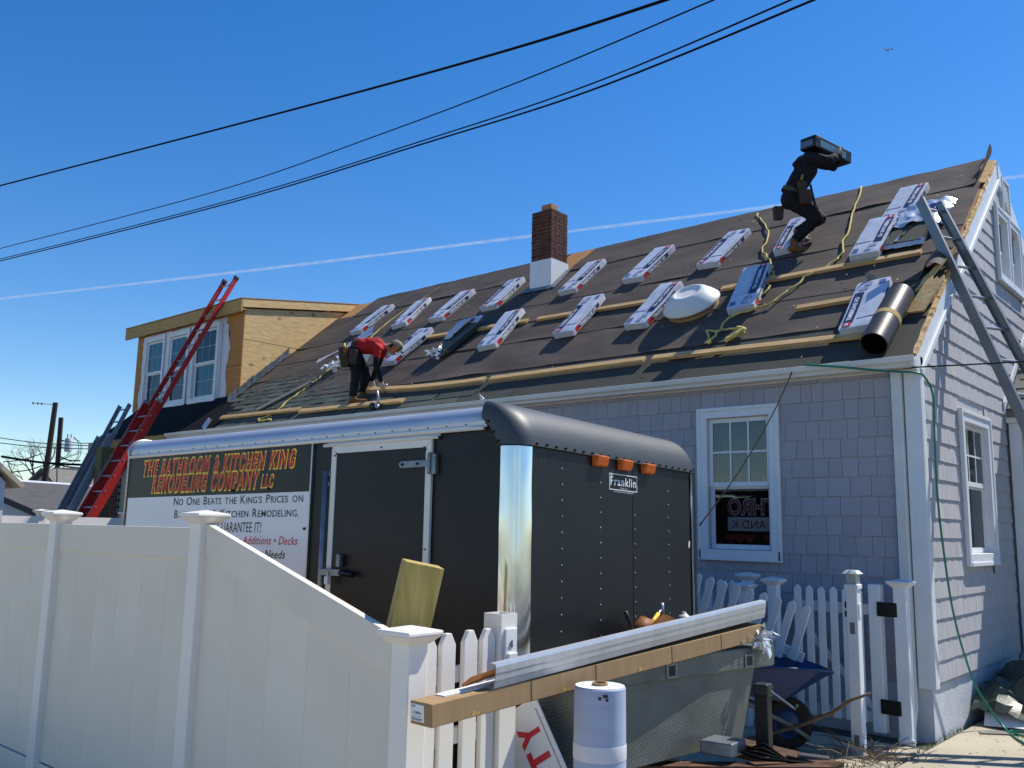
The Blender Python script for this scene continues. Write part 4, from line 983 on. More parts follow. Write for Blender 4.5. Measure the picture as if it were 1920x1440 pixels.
# board sign leaning behind the roll
SM = frame((-2.637, 3.45, .626), (-.192, 0, .294), (-1, 0, 0))
sg = thing('yard_sign', 'white board sign with big red letters leaning behind the open white post', 'sign', (-2.637, 3.45, .3))
b = B(); b.box(-.45, .352, 0, .46, -.006, 0, M=SM); b.build('sign_board', M_['signwhite'], sg)
for i, ch in enumerate('RTY'): lettering(ch, SM @ frame((-.075 + .118 * i, .062, .001), (1, 0, 0), (0, 1, 0)), M_['redsoft'], sg, w=.10, h=.125, offset=.05)
b = B(); b.box(-.12, .30, .024, .031, .0008, .0014, M=SM); b.build('small_print', M_['greyprint'], sg)
# tool belt and spray can on the lid
tb = thing('tool_belt', 'tan leather tool belt with hammer and cutter on the tool box lid', 'tool belt', tuple(TM @ Vector((.16, 1.1, -1.075))))
TBM = TM @ Matrix.Translation((.16, 1.08, -1.073)) @ Matrix.Diagonal((1.1, 1.1, 1.5, 1))
def blob(b, M, rx, ry, rz, n=14, k=8, squash=.0, sd=0):
    V = []; 
    for i in range(k + 1):
        th = math.pi * i / k
        for j in range(n):
            ph = 2 * math.pi * j / n; q = 1 + .25 * hnoise(3 * math.cos(ph) + 5, 3 * math.sin(ph) + 2 * th, sd)
            V.append(M @ Vector((rx * q * math.sin(th) * math.cos(ph), ry * q * math.sin(th) * math.sin(ph), rz * (1 - math.cos(th)) / 2 * q * 2)))
    b.add(V, [(i * n + j, i * n + (j + 1) % n, (i + 1) * n + (j + 1) % n, (i + 1) * n + j) for i in range(k) for j in range(n)])
b = B(); blob(b, TBM @ Matrix.Translation((.0, -.02, 0)), .06, .10, .05, sd=1); b.build('pouch', M_['leather'], tb, smooth=True)
b = B(); blob(b, TBM @ Matrix.Translation((-.02, .17, 0)), .05, .09, .036, sd=2); b.build('pouch', M_['leather'], tb, smooth=True)
b = B(); b.grid(lambda u, v: TBM @ Vector((.07 + .01 * math.sin(u * 7), -.14 + .42 * u, .03 + .045 * math.sin(u * 3.1) + .035 * v)), 16, 1); b.build('belt_strap', M_['leather'], tb, smooth=True)
b = B(); b.tube([TBM @ Vector(p) for p in ((0, .02, .06), (.01, .12, .11))], .012, 8); b.build('hammer_grip', M_['yellow'], tb, smooth=True)
b = B(); b.tube([TBM @ Vector(p) for p in ((.01, .10, .10), (.01, .16, .128))], .008, 8); b.tube([TBM @ Vector(p) for p in ((.01, .165, .10), (.01, .16, .15))], .014, 8); b.build('hammer_head', M_['alu'], tb, smooth=True)
b = B(); b.tube([TBM @ Vector(p) for p in ((.02, -.26, .13), (.02, -.17, .045))], .011, 8); b.build('cutter_handle', M_['blackmatte'], tb, smooth=True)
b = B(); b.tube([TBM @ Vector(p) for p in ((.02, -.185, .06), (.02, -.145, .015))], .013, 8); b.build('cutter_collar', M_['yellow'], tb, smooth=True)
cn = thing('spray_can', 'grey spray paint can on the tool box lid by the corner', 'spray can', tuple(TM @ Vector((.15, 1.60, -1.075))))
KM = TM @ Matrix.Translation((.15, 1.60, -1.075))
b = B(); b.lathe([(.005, 0), (.033, .0), (.033, .125), (.031, .128), (.005, .128)], 24, KM); b.build('can', M_['galv'], cn, smooth=True, angle=35)
b = B(); b.lathe([(.034, .126), (.034, .132), (.025, .142), (.016, .149), (.014, .158), (.004, .160)], 24, KM); b.build('can_top', M_['gutter'], cn, smooth=True, angle=35)
b = B(); M = TM @ Matrix.Translation((.06, .03, -1.14)) @ Matrix.Rotation(R(-14), 4, 'X') @ Matrix.Rotation(R(50), 4, 'Z'); b.box(-.05, .05, -.02, .02, -.06, .05, M=M)
pkt = b.build('packet', M_['paper'], bevel=.01, label='blue and white packet with red print beside the chrome corner', cat='packet')
b = B(); b.box(-.051, .051, -.021, .021, -.055, -.005, M=M); b.build('print_band', mk('print_blue', S('#2b4f9e'), .4), pkt)
b = B(); b.box(-.03, .02, -.0212, -.02, .012, .035, M=M); b.build('print_band', M_['red'], pkt)

# ================================================================== gate, picket sections and barrow by the house
gt = thing('picket_gate', 'white picket gate with diagonal brace and black hinges by the corner', 'gate', (-3.1, 8.1, 0))
GY = 8.10
for x in (-3.535, -3.425, -3.315, -3.205, -3.095, -2.985): picket(gt, frame((x, GY - .03, .13), (1, 0, 0), (0, 0, 1)), .064, 1.115 + .008 * hnoise(x * 9, 1), .022, 'whitepaint', .03)
for z in (.13, 1.02):
    b = B(); b.box(-3.60, -2.90, GY + .002, GY + .03, z, z + .09); b.build('gate_rail', M_['whitepaint'], gt, bevel=.003)
b = B(); b.prism([(-3.56, GY + .004, .90), (-3.56, GY + .004, .98), (-2.92, GY + .004, .30), (-2.92, GY + .004, .22)], (0, .02, 0)); b.build('gate_brace', M_['whitepaint'], gt, bevel=.002)
b = B(); b.box(-2.905, -2.80, GY - .04, GY + .05, .06, 1.285); b.build('gate_stile', M_['whitepaint'], gt, bevel=.006)
for z in (.22, 1.02):
    b = B(); b.box(-2.83, -2.66, GY - .055, GY - .041, z, z + .12); b.build('hinge', M_['blackiron'], gt, bevel=.008)
hp = thing('gate_post', 'white capped gate post beside the house downspout', 'post', (-2.63, 8.1, 0))
b = B(); b.box(-2.69, -2.585, GY - .05, GY + .06, 0, 1.29); b.build('post_body', M_['whitepaint'], hp, bevel=.005); post_cap(-2.637, GY + .005, 1.315, .105, hp, 'whitepaint')
b = B(); b.box(-2.69, -2.56, GY - .07, GY - .051, 0, .05); b.build('post_foot', M_['whitepaint'], hp, bevel=.003)
lp = thing('solar_post', 'white fence post with a square solar lamp on its top', 'post', (-2.80, 7.45, 0))
b = B(); b.box(-2.845, -2.755, 7.405, 7.495, 0, 1.30); b.build('post_body', M_['whitepaint'], lp, bevel=.006)
b = B(); b.box(-2.856, -2.744, 7.394, 7.506, 1.27, 1.31); b.build('lamp_collar', M_['whitepaint'], lp, bevel=.008)
b = B(); b.box(-2.842, -2.758, 7.408, 7.492, 1.31, 1.39); b.build('lamp_glass', M_['lens'], lp, bevel=.004)
b = B(); b.hexa([(-2.868, 7.382, 1.39), (-2.732, 7.382, 1.39), (-2.732, 7.518, 1.39), (-2.868, 7.518, 1.39), (-2.84, 7.41, 1.42), (-2.76, 7.41, 1.42), (-2.76, 7.49, 1.42), (-2.84, 7.49, 1.42)]); b.build('lamp_top', M_['gutter'], lp, bevel=.006)
for z, w, x in ((1.12, .02, -2.857), (1.05, .02, -2.857)):
    b = B(); b.box(x, x + .012, 7.40, 7.42, z, z + .05); b.build('bracket', M_['blackiron'], lp, bevel=.004)
for z in (.92, .06):
    b = B(); b.box(-2.82, -2.78, 7.4035, 7.4045, z, z + .09); b.build('mortise', M_['greywood'], lp)
b = B(); b.box(-2.7545, -2.747, 7.425, 7.475, 1.05, 1.16); b.build('rail_clip', M_['whitepaint'], lp, bevel=.003)
# fixed picket section along the wall and three posts
fx = thing('picket_section', 'white picket section standing along the wall under the window', 'fence', (-4.4, 7.95, 0))
for k in range(9): picket(fx, frame((-4.98 + .125 * k, 7.92, .1), (1, 0, 0), (0, 0, 1)), .07, 1.16, .022, 'whitepaint', .03)
for z in (.25, .92):
    b = B(); b.box(-5.05, -3.92, 7.944, 7.97, z, z + .08); b.build('rail', M_['whitepaint'], fx, bevel=.003)
for x, y, z, lb in ((-4.02, 8.05, 1.30, 'white capped post close to the wall behind the fallen pickets'), (-3.93, 7.80, 1.22, 'lower white capped post among the leaning pickets'), (-3.70, 7.92, 1.275, 'white capped post left of the picket gate')):
    t_ = thing('fence_post', lb, 'post', (x, y, 0), 'posts left of the gate')
    b = B(); b.box(x - .045, x + .045, y - .045, y + .045, 0, z); b.build('post_body', M_['whitepaint'], t_, bevel=.005); post_cap(x, y, z + .012, .09, t_, 'whitepaint')
# loose section lying tilted into the barrow
LM = frame((-3.235, 7.33, .72), (.944, -.03, -.329), (.253, .0, .967))
ls = thing('loose_pickets', 'loose white picket section tilted against the wheelbarrow', 'fence', (-3.3, 7.3, .7))
for k in range(9): picket(ls, LM @ frame((-.03 - .128 * k, -.05 - .035 * k, 0), (1, 0, 0), (0, 1, 0)), .068, .47 + .018 * k, .02, 'whitepaint', .028)
b = B(); b.box(-1.15, .05, -.045, .035, -.028, -.001, M=LM); b.build('rail', M_['whitepaint'], ls, bevel=.003)
# wheelbarrow
wb = thing('wheelbarrow', 'blue wheelbarrow parked behind the trailer jack', 'wheelbarrow', (-3.35, 7.1, 0))
WBM = frame((-3.35, 7.12, 0), (.72, .55, 0), (-.55, .72, 0))
b = B()
ri = [(-.48, -.30, .68), (-.48, .30, .68), (.30, .30, .66), (.44, .12, .62), (.44, -.12, .62), (.30, -.30, .66)]
lo = [(-.30, -.20, .44), (-.30, .20, .44), (.02, .20, .40), (.06, .10, .39), (.06, -.10, .39), (.02, -.20, .40)]
b.add([WBM @ Vector(p) for p in ri + lo], [(i, (i + 1) % 6, 6 + (i + 1) % 6, 6 + i) for i in range(6)] + [(6, 7, 8, 9, 10, 11)])
o = b.build('tray', M_['bluetray'], wb); md = o.modifiers.new('thick', 'SOLIDIFY'); md.thickness = .008
b = B(); b.tube([WBM @ Vector(p) for p in ri + ri[:1]], .012, 6); b.build('tray_rim', M_['bluetray'], wb, smooth=True)
wx = frame(tuple(WBM @ Vector((.10, 0, .205))), WBM.to_3x3() @ Vector((1, 0, 0)), Vector((0, 0, 1)))
b = B(); b.lathe([(.115, -.035), (.16, -.05), (.195, -.035), (.205, 0), (.195, .035), (.16, .05), (.115, .035)], 36, wx); b.build('tyre', M_['rubber'], wb, smooth=True)
b = B(); b.lathe([(.02, -.04), (.03, -.04), (.09, -.015), (.118, -.03), (.118, .03), (.09, .015), (.03, .04), (.02, .04)], 30, wx); b.build('rim', M_['bluetray'], wb, smooth=True, angle=40)
for s_ in (-1, 1):
    b = B(); b.tube([WBM @ Vector(p) for p in ((.26, s_ * .075, .10), (.10, s_ * .085, .205), (-.35, s_ * .24, .43), (-1.0, s_ * .28, .60))], .018, 8); b.build('handle', M_['greywood'], wb, smooth=True)
    b = B(); b.tube([WBM @ Vector(p) for p in ((-.30, s_ * .24, .42), (-.34, s_ * .25, .02), (-.46, s_ * .25, .02), (-.42, s_ * .24, .45))], .011, 6); b.build('leg', M_['blackiron'], wb, smooth=True)
# stick and twigs
b = B(); random.seed(11)
pts = [(-3.62, 6.93, .03), (-3.33, 6.98, .14), (-3.1, 7.02, .23), (-2.85, 7.06, .36), (-2.70, 7.05, .47), (-2.56, 7.08, .535)]
b.tube(pts, [.014, .016, .015, .016, .013, .010], 7); b.tube([(-3.0, 7.03, .29), (-2.95, 7.0, .33)], [.008, .004], 5); b.tube([(-2.70, 7.05, .47), (-2.66, 7.02, .49)], [.008, .004], 5)
b.build('stick', M_['twig'], smooth=True, label='bare crooked stick leaning across the gate and solar post', cat='stick')
b = B()
for k in range(60):
    a = random.uniform(0, 6.28); l = random.uniform(.1, .4); p = Vector((random.gauss(-2.72, .18), random.gauss(7.30, .13), random.uniform(.01, .05)))
    q = p + Vector((math.cos(a) * l, math.sin(a) * l, random.uniform(-.02, .16))); mid = (p + q) / 2 + Vector((random.uniform(-.03, .03), random.uniform(-.03, .03), .02))
    b.tube([p, mid, q], [.0045, .0035, .001], 4, False)
b.build('twigs', M_['twig'], label='tangle of dry twigs at the foot of the solar post', cat='twigs', kind='stuff')
b = B()
for k in range(900):
    p = Vector((random.gauss(-2.98, .2), random.gauss(6.86, .14), 0)); a = random.uniform(0, 6.28); h = random.uniform(.02, .07); w = .004; d_ = Vector((math.cos(a), math.sin(a), 0))
    b.add([p - d_ * w, p + d_ * w, p + Vector((random.uniform(-.03, .03), random.uniform(-.03, .03), h))], [(0, 1, 2)])
for k in range(260):
    y = random.uniform(7.0, 9.4); p = Vector((-2.475 + random.gauss(0, .012), y, 0)); a = random.uniform(0, 6.28); h = random.uniform(.01, .05); w = .003; d_ = Vector((math.cos(a), math.sin(a), 0))
    b.add([p - d_ * w, p + d_ * w, p + Vector((random.uniform(-.02, .02), random.uniform(-.02, .02), h))], [(0, 1, 2)])
b.build('grass', M_['grass'], label='tufts of grass by the slab joint and tongue', cat='grass', kind='stuff')
# leaves and grit
b = B()
for k in range(420):
    p = Vector((random.uniform(-4.6, -1.4), random.uniform(6.4, 9.2), .006)); a = random.uniform(0, 6.28); r_ = random.uniform(.004, .016); u_ = Vector((math.cos(a), math.sin(a), random.uniform(-.3, .3))) * r_; v_ = Vector((-math.sin(a), math.cos(a), random.uniform(-.3, .3))) * r_ * .6
    b.add([p - u_, p + v_, p + u_, p - v_], [(0, 1, 2, 3)])
b.build('leaf_litter', M_['twig'], label='small dry leaves and chips scattered on the ground', cat='litter', kind='stuff')
# tarp heap
tp_ = thing('tarp', 'crumpled dark green tarpaulin heaped against the gable wall', 'tarp', (-2.1, 10.2, 0))
b = B()
def tarpf(u, v):
    x = -2.46 + 1.9 * u; y = 9.35 + 2.2 * v
    rid = lambda a, b_, s_: 1 - abs(2 * (hnoise(a, b_, s_)))
    hgt = (.52 * math.sin(math.pi * min(1, .22 + u * .8)) * math.sin(math.pi * min(1, .05 + v * .95)) ** .6)
    z = hgt * (.40 + .45 * rid(x * 2.3, y * 1.9, 1) + .40 * rid(x * 4.3 + y * 2, y * 3.1 - x, 7)) + .12 * (rid(x * 7 + y, y * 5 - x, 2) - .5) * min(1, hgt * 5)
    return (x + .09 * hnoise(x * 7, y * 7, 5), y + .10 * hnoise(x * 6, y * 8, 6), max(.004, z))
b.grid(tarpf, 30, 34); b.build('tarp_sheet', M_['tarp'], tp_, smooth=True, angle=16)
b = B(); b.grid(lambda u, v: (-2.36 + .75 * u - .1 * v, 9.32 + .75 * v - .10 * u, .03 + .15 * math.sin(3 * v) * (1 - .5 * u) + .03 * hnoise(u * 5, v * 5)), 14, 14); b.build('pale_liner', M_['paper'], tp_, smooth=True)
b = B(); b.hexa([(-2.30, 8.95, .004), (-1.85, 9.28, .004), (-1.86, 9.36, .004), (-2.34, 9.06, .004), (-2.30, 8.95, .014), (-1.85, 9.28, .014), (-1.86, 9.36, .014), (-2.34, 9.06, .014)])
b.build('scrap_board', M_['greywood'], label='thin grey board lying on the sunlit slab', cat='board')

# ================================================================== things lying on the stripped roof
random.seed(21)
# lettering and prints of the shingle wrappers, made once and bent with each wrapper
TXT = text_mesh('TIMBERLINE HD', .50, .042, offset=.03); LOGO = text_mesh('GAF', .06, .035, offset=.04)
def bundle_parts(bend, seed):
    """local: x across (.335), y up the slope (1 m), z off the roof"""
    rnd = random.Random(seed)
    def dz(x, y):
        t = y
        return bend * (.05 * max(0, t - .05) ** 1 * 1.2 if t < .28 else .0138 * 1 - .02 * (t - .28)) + .006 * hnoise(x * 9 + seed, y * 5, seed)
    def df(p): return (p[0] + .004 * hnoise(p[1] * 6, seed, 3), p[1], p[2] + (dz(p[0], p[1])))
    W2, L2, H = .168, .50, .088
    out = []
    b = B(); nx, ny = 8, 22; V = []; idx = {}
    def P(i, j, k):
        x = -W2 + 2 * W2 * i / nx; y = -L2 + 2 * L2 * j / ny; z = H * k
        ed = min(1, min(i, nx - i) / 1.) * min(1, min(j, ny - j) / 1.)
        if k == 1: z -= .006 * (1 - ed); 
        if k == 1: z += .006 * hnoise(i * .9 + seed, j * .5, seed + 2)
        if j in (0, ny): x *= .97; y += .006 * hnoise(i * .8, k * 3, seed)
        if i in (0, nx): x += .004 * hnoise(j * .9, k * 2, seed + 5)
        return df((x, y, z))
    b.grid(lambda u, v: P(round(u * nx), round(v * ny), 1), nx, ny)
    for (i, rev) in ((0, 1), (nx, 0)):
        b.grid((lambda u, v, i=i: P(i, round((1 - u if i == 0 else u) * ny), round(v))), ny, 1)
    for j in (0, ny): b.grid((lambda u, v, j=j: P(round((u if j == 0 else 1 - u) * nx), j, round(v))), nx, 1)
    out.append(('wrapper', b, 'wrap'))
    top = lambda x, y, o=.002: df((x, y, H + .0035 + o + .006 * hnoise((x + W2) / (2 * W2) * nx * .9 + seed, (y + L2) / (2 * L2) * ny * .5, seed + 2)))
    def patch(x0, x1, y0, y1, o=.002):
        b = B(); b.grid(lambda u, v: top(x0 + (x1 - x0) * u, y0 + (y1 - y0) * v, o), 3, 14); return b
    side = lambda y, z, o=.0045: (W2 + o + .004 * hnoise((y + L2) / (2 * L2) * ny * .9, z / H * 2, seed + 5) + .004 * hnoise(y * 6, seed, 3), y, z + dz(W2, y))
    sideL = lambda y, z, o=.0045: (-W2 - o + .004 * hnoise((y + L2) / (2 * L2) * ny * .9, z / H * 2, seed + 5) + .004 * hnoise(y * 6, seed, 3), y, z + dz(-W2, y))
    out.append(('print_band', patch(.045, .142, -.24, .40), 'navy')); out.append(('logo_square', patch(.055, .136, .40, .475, .003), 'red'))
    b = B(); v, f = TXT; b.add([top(.075 + p[1], .365 - p[0], .0045) for p in v], f); out.append(('lettering', b, 'inkwhite'))
    b = B(); v, f = LOGO; b.add([top(.08 + p[1], .468 - p[0], .005) for p in v], f); out.append(('lettering', b, 'inkwhite'))
    q = patch(-.15, .02, -.20, .33, .0018); out.append(('fine_print', q, 'wrapprint'))
    out.append(('print_block', patch(-.14, -.075, -.45, -.36), 'greyblue')); out.append(('print_block', patch(.0, .07, -.45, -.38), 'greyprint')); out.append(('print_block', patch(.02, .11, -.36, -.29), 'greyprint'))
    for sf_, sg_ in ((side, 1), (sideL, -1)):
        b = B(); b.grid(lambda u, v: sf_(sg_ * (-.34 + .62 * u), .015 + .055 * v), 12, 1); out.append(('print_band', b, 'navy'))
    for sf_, sg_ in ((side, 1), (sideL, -1)):
        b = B(); b.grid(lambda u, v: sf_(sg_ * (-.43 + .085 * u), .008 + .072 * v), 3, 1); out.append(('logo_square', b, 'red'))
    for sf_, sg_ in ((side, 1), (sideL, -1)):
        b = B(); v, f = TXT; b.add([sf_(sg_ * (-.32 + p[0]), .024 + p[1] * .85, .0065) for p in v], f); out.append(('lettering', b, 'inkwhite'))
    return out
M_['wrapprint'] = mk('fine_print', S('#b4bac9'), .35, var=.0, scale=70, stretch=(6, 1, 1), col2=S('#ccd0da'), spec=.5)
M_['greyblue'] = mk('print_greyblue', S('#5b6593'), .45, var=.25, scale=50)
PROTO = {}
def bundle(kind, x, s, ang, label, h=.03, flip=False, pitch=0., roll=0.):
    M = roof_frame(x, s, ang + (180 if flip else 0), h) @ Matrix.Rotation(R(pitch if not flip else -pitch), 4, 'X') @ Matrix.Rotation(R(roll), 4, 'Y')
    if kind not in PROTO:
        lst = []
        for nm, b, mt in bundle_parts(*kind): me, c = b.mesh(nm, M_[mt], smooth=(nm == 'wrapper')); lst.append((nm, me, c)); 
        PROTO[kind] = lst
    t = thing('shingle_bundle', label, 'shingle bundle', None, 'wrapped shingle bundles on the roof', M=M)
    for nm, me, c in PROTO[kind]:
        if nm == 'wrapper': me.set_sharp_from_angle(angle=R(38))
        place(nm, me, t, c)
    return t
fl = [(0., 1), (0., 5), (0., 9)]; bd = [(1., 2), (1., 6)]
bundle(fl[0], -12.996, 3.462, 1.4, 'leftmost upper row bundle of wrapped shingles next to the plywood dormer')
bundle(fl[1], -11.842, 3.386, -9.8, 'second upper row wrapped bundle from the dormer, the yellow rope beside it')
bundle(fl[2], -10.772, 3.334, .3, 'third upper row wrapped bundle from the dormer')
bundle(fl[0], -9.646, 3.393, -2.8, 'upper row wrapped bundle just left of the chimney', flip=True)
bundle(fl[1], -8.038, 3.430, .2, 'upper row wrapped bundle just right of the chimney')
bundle(fl[2], -6.818, 3.390, 4.9, 'second upper row wrapped bundle right of the chimney')
bundle(fl[0], -5.625, 3.397, 5.7, 'third upper row wrapped bundle right of the chimney, near the dark worker', flip=True)
bundle(fl[1], -4.615, 3.384, -5.1, 'wrapped bundle behind the legs of the dark clothed worker', flip=True)
bundle(bd[0], -10.622, 1.874, 4.3, 'lower row wrapped bundle by the head of the red shirted worker', .05, flip=True, pitch=2)
bundle(bd[1], -8.633, 1.914, -6.0, 'lower row wrapped bundle below the chimney shadow', .05, pitch=2)
bundle(bd[0], -7.209, 1.922, -1.8, 'lower row wrapped bundle with its blue band on the left, under the chimney', .05, flip=True, pitch=2)
bundle(bd[1], -5.993, 1.854, 5.6, 'lower row wrapped bundle left of the white dome', .05, pitch=2)
bundle(bd[0], -4.690, 1.877, -7.0, 'shaded wrapped bundle right of the white dome, rope across its end', .05, pitch=3)
bundle(fl[2], -3.101, .963, -3.7, 'lowest wrapped bundle beside the black felt roll, big white letters', .05, flip=True, roll=2)
bundle(fl[0], -3.441, 2.718, -.3, 'wrapped bundle left of the torn silver one, resting on the plank end', .05)
bundle(fl[1], -3.30, 3.62, 1.7, 'topmost wrapped bundle behind the aluminium ladder top', .04)
# opened bundle, dark shingles showing, wrapper pulled back
ob = thing('open_bundle', 'opened bundle of dark shingles with its wrapper pulled back', 'shingle bundle', None, M=roof_frame(-9.50, 1.86, 6, .05))
for k in range(7):
    b = B(); j = lambda: random.uniform(-.012, .012); x0, y0 = j(), j()
    b.box(-.155 + x0, .155 + x0, -.42 + y0, .46 + y0, .012 * k, .012 * k + .009); b.build('shingle', M_['shingle'], ob)
b = B(); b.grid(lambda u, v: (-.19 + .17 * v + .02 * hnoise(u * 6, v * 3), -.12 + .66 * u, .092 + .11 * math.sin(v * 2.6) * math.sin(.3 + u * 2.6) + .03 * hnoise(u * 9, v * 4, 2)), 22, 7); b.build('wrapper_flap', M_['wrap'], ob, smooth=True)
b = B(); b.grid(lambda u, v: (-.05 + .20 * u, .38 + .16 * v, .098 + .03 * hnoise(u * 5, v * 5, 7) + .03 * v), 8, 6); b.build('wrapper_end', M_['wrap'], ob, smooth=True)
b = B(); b.grid(lambda u, v: (-.06 + .09 * u, .40 + .08 * v, .112 + .03 * hnoise(u * 2.2, v * 2.5, 7) + .015 * v), 3, 3); b.build('logo_square', M_['red'], ob)
b = B()
for k in range(46):
    p = Vector((random.uniform(-.2, .1), random.gauss(-.46, .05), random.uniform(.0, .09))); q = p + Vector((random.uniform(-.09, .09), random.uniform(-.06, .06), random.uniform(-.02, .10))); r_ = p + Vector((random.uniform(-.08, .08), random.uniform(-.08, .08), random.uniform(-.02, .05)))
    b.add([p, q, r_], [(0, 1, 2)])
b.build('wrapper_scraps', M_['plastic'], ob)
# torn silver bundle
tbn = thing('torn_bundle', 'torn silver wrapped bundle with grey shingles showing by the ladder', 'shingle bundle', None, M=roof_frame(-3.03, 2.83, 4, .045))
b = B(); b.box(-.20, .20, -.45, .38, 0, .075); b.build('shingle_pack', M_['membrane'], tbn)
def torn(u, v):
    x = -.26 + .58 * u; y = -.02 + .60 * v + .13 * hnoise(u * 4, 1, 3) * (1 - v); z = .083 + .05 * (hnoise(x * 9, y * 9, 4) + .3) + .03 * hnoise(x * 22, y * 20, 8)
    if u > .8: z -= .3 * (u - .8); 
    if u < .1: z -= .5 * (.1 - u)
    return (x, y, z)
b = B(); b.grid(torn, 26, 24); b.build('torn_wrapper', M_['silver'], tbn, smooth=True, angle=30)
b = B(); b.grid(lambda u, v: (-.27 + .20 * u + .10 * v, -.47 + .45 * v, .083 - .06 * (1 - u) + .03 * hnoise(u * 5, v * 7, 9)), 8, 14); b.build('torn_wrapper', M_['silver'], tbn, smooth=True, angle=30)
b = B(); b.grid(lambda u, v: (-.22 + .46 * u, -.49 + .06 * v, .03 + .05 * v + .02 * hnoise(u * 9, v * 3, 2)), 12, 2); b.build('torn_wrapper', M_['silver'], tbn, smooth=True)
for x, y, w, h in ((.02, .33, .22, .10), (-.02, .20, .10, .04)):
    b = B(); b.grid(lambda u, v: (x + w * u, y + h * v, torn((x + w * u + .26) / .58, (y + h * v + .02) / .60)[2] + .004), 8, 6); b.build('fine_print', M_['greyblue'], tbn)
# planks: 2x4s laid along the roof as toe boards
def plank(x0, s0, x1, s1, label, w=.089, t=.038, bow=0., mat='wood', nm='plank'):
    p, q = rp(x0, s0, .03), rp(x1, s1, .03); L_ = (q - p).length
    M = frame(p, q - p, RUP); b = B(); n = 10
    def ring(i): 
        u = i / n; o = bow * 4 * u * (1 - u); return [(L_ * u, -w / 2 - o, 0), (L_ * u, w / 2 - o, 0), (L_ * u, w / 2 - o, t), (L_ * u, -w / 2 - o, t)]
    V = []; 
    for i in range(n + 1): V += ring(i)
    fs = [(4 * i + j, 4 * i + (j + 1) % 4, 4 * i + 4 + (j + 1) % 4, 4 * i + 4 + j) for i in range(n) for j in range(4)] + [(3, 2, 1, 0), (4 * n, 4 * n + 1, 4 * n + 2, 4 * n + 3)]
    b.add([M @ Vector(v) for v in V], fs)
    o = b.build(nm, M_[mat], bevel=.003, label=label, cat='plank', group='toe boards on the roof'); return o
plank(-5.384, .50, -3.01, .43, 'long plank at the bottom right of the roof under the lowest bundle')
plank(-7.86, .49, -5.50, .50, 'plank in the middle of the lowest line, dark shadow below it')
plank(-10.51, .66, -7.97, .50, 'bowed plank right of the red shirted worker', bow=.06)
plank(-11.66, .20, -9.26, .17, 'plank under the boots of the red shirted worker')
plank(-14.05, .30, -11.75, .27, 'leftmost plank below the dormer flashing')
plank(-10.60, 2.21, -8.331, 2.175, 'plank under the opened dark bundle in the middle line')
plank(-8.135, 2.165, -5.644, 2.10, 'plank of the middle line below the chimney, behind the white dome')
plank(-5.164, 2.11, -4.63, 2.12, 'short plank end poking out under the shaded bundle')
plank(-4.567, 2.13, -2.829, 2.17, 'plank below the boots of the dark clothed worker and the torn bundle')
plank(-3.928, 1.235, -3.334, 1.26, 'short plank behind the lowest bundle')
M = frame(rp(-13.13, .42, .03), rp(-12.46, 1.20, .03) - rp(-13.13, .42, .03), RN.cross(rp(-12.46, 1.20, .03) - rp(-13.13, .42, .03))); b = B(); b.box(0, 1.04, -.06, .06, 0, .03, M=M)
b.build('weathered_board', M_['greywood'], bevel=.004, label='grey weathered board lying askew on the new shingles', cat='plank')
# roll of felt
fr_ = thing('felt_roll', 'black roll of roofing felt with a paper band at the corner', 'roll', tuple(rp(-2.79, .5)))
rr = .125; p0, p1 = rp(-2.80, .045, rr + .015), rp(-2.77, 1.01, rr + .015); FM = frame(p0, RN.cross(p1 - p0), p1 - p0)  # y along the roll
FMm = frame(p0, FM.to_3x3() @ Vector((1, 0, 0)), FM.to_3x3() @ Vector((0, 0, -1))); L_ = (p1 - p0).length
M_['feltroll'] = mk('felt_roll_skin', S('#3b3633'), .42, var=.12, scale=5, stretch=(1, 1, 4), spec=.45, bump=.08)
b = B(); b.lathe([(rr - .012, .02), (rr - .006, 0), (rr, .004), (rr + .002, .3), (rr, .6), (rr - .001, L_ - .004), (rr - .012, L_)], 40, FMm); b.build('roll_body', M_['feltroll'], fr_, smooth=True, angle=45)
b = B(); b.lathe([(rr - .012, .02), (rr - .02, .45), (.004, .45)], 40, FMm); b.build('roll_hollow', M_['blackiron'], fr_, smooth=True)
b = B(); b.lathe([(rr - .012, L_), (.03, L_ + .001)], 40, FMm); b.build('roll_end', M_['feltroll'], fr_)
b = B(); b.lathe([(rr + .001, .40), (rr + .004, .402), (rr + .004, .47), (rr + .001, .472)], 40, FMm); b.build('paper_band', M_['fascia'], fr_, smooth=True, angle=45)
# white dome
dm = thing('vent_dome', 'round white dished dome resting among the shingle bundles', 'vent dome', None, M=roof_frame(-5.39, 1.70, 0, .02))
b = B(); Rd = .36
b.lathe([(Rd - .02, .065), (Rd, .078), (Rd - .004, .095), (Rd - .06, .16), (Rd - .12, .215), (Rd - .17, .245), (Rd - .19, .248), (Rd - .205, .238), (Rd - .225, .222), (.05, .224), (.003, .224)], 48); b.build('dome_cover', M_['gutter'], dm, smooth=True)
b = B(); b.lathe([(Rd - .04, .0), (Rd - .06, .06), (Rd - .02, .08)], 40); b.build('dome_base', M_['cardboard'], dm, smooth=True)
for a in (.3, 2.2, 4.0, 5.2):
    b = B(); b.sphere((.27 * math.cos(a), .27 * math.sin(a), .155), .007, 8, 5); b.build('screw', M_['galv'], dm)
b = B(); b.box(.24, .40, -.10, .0, .0, .012); b.build('base_flange', M_['greywood'], dm)
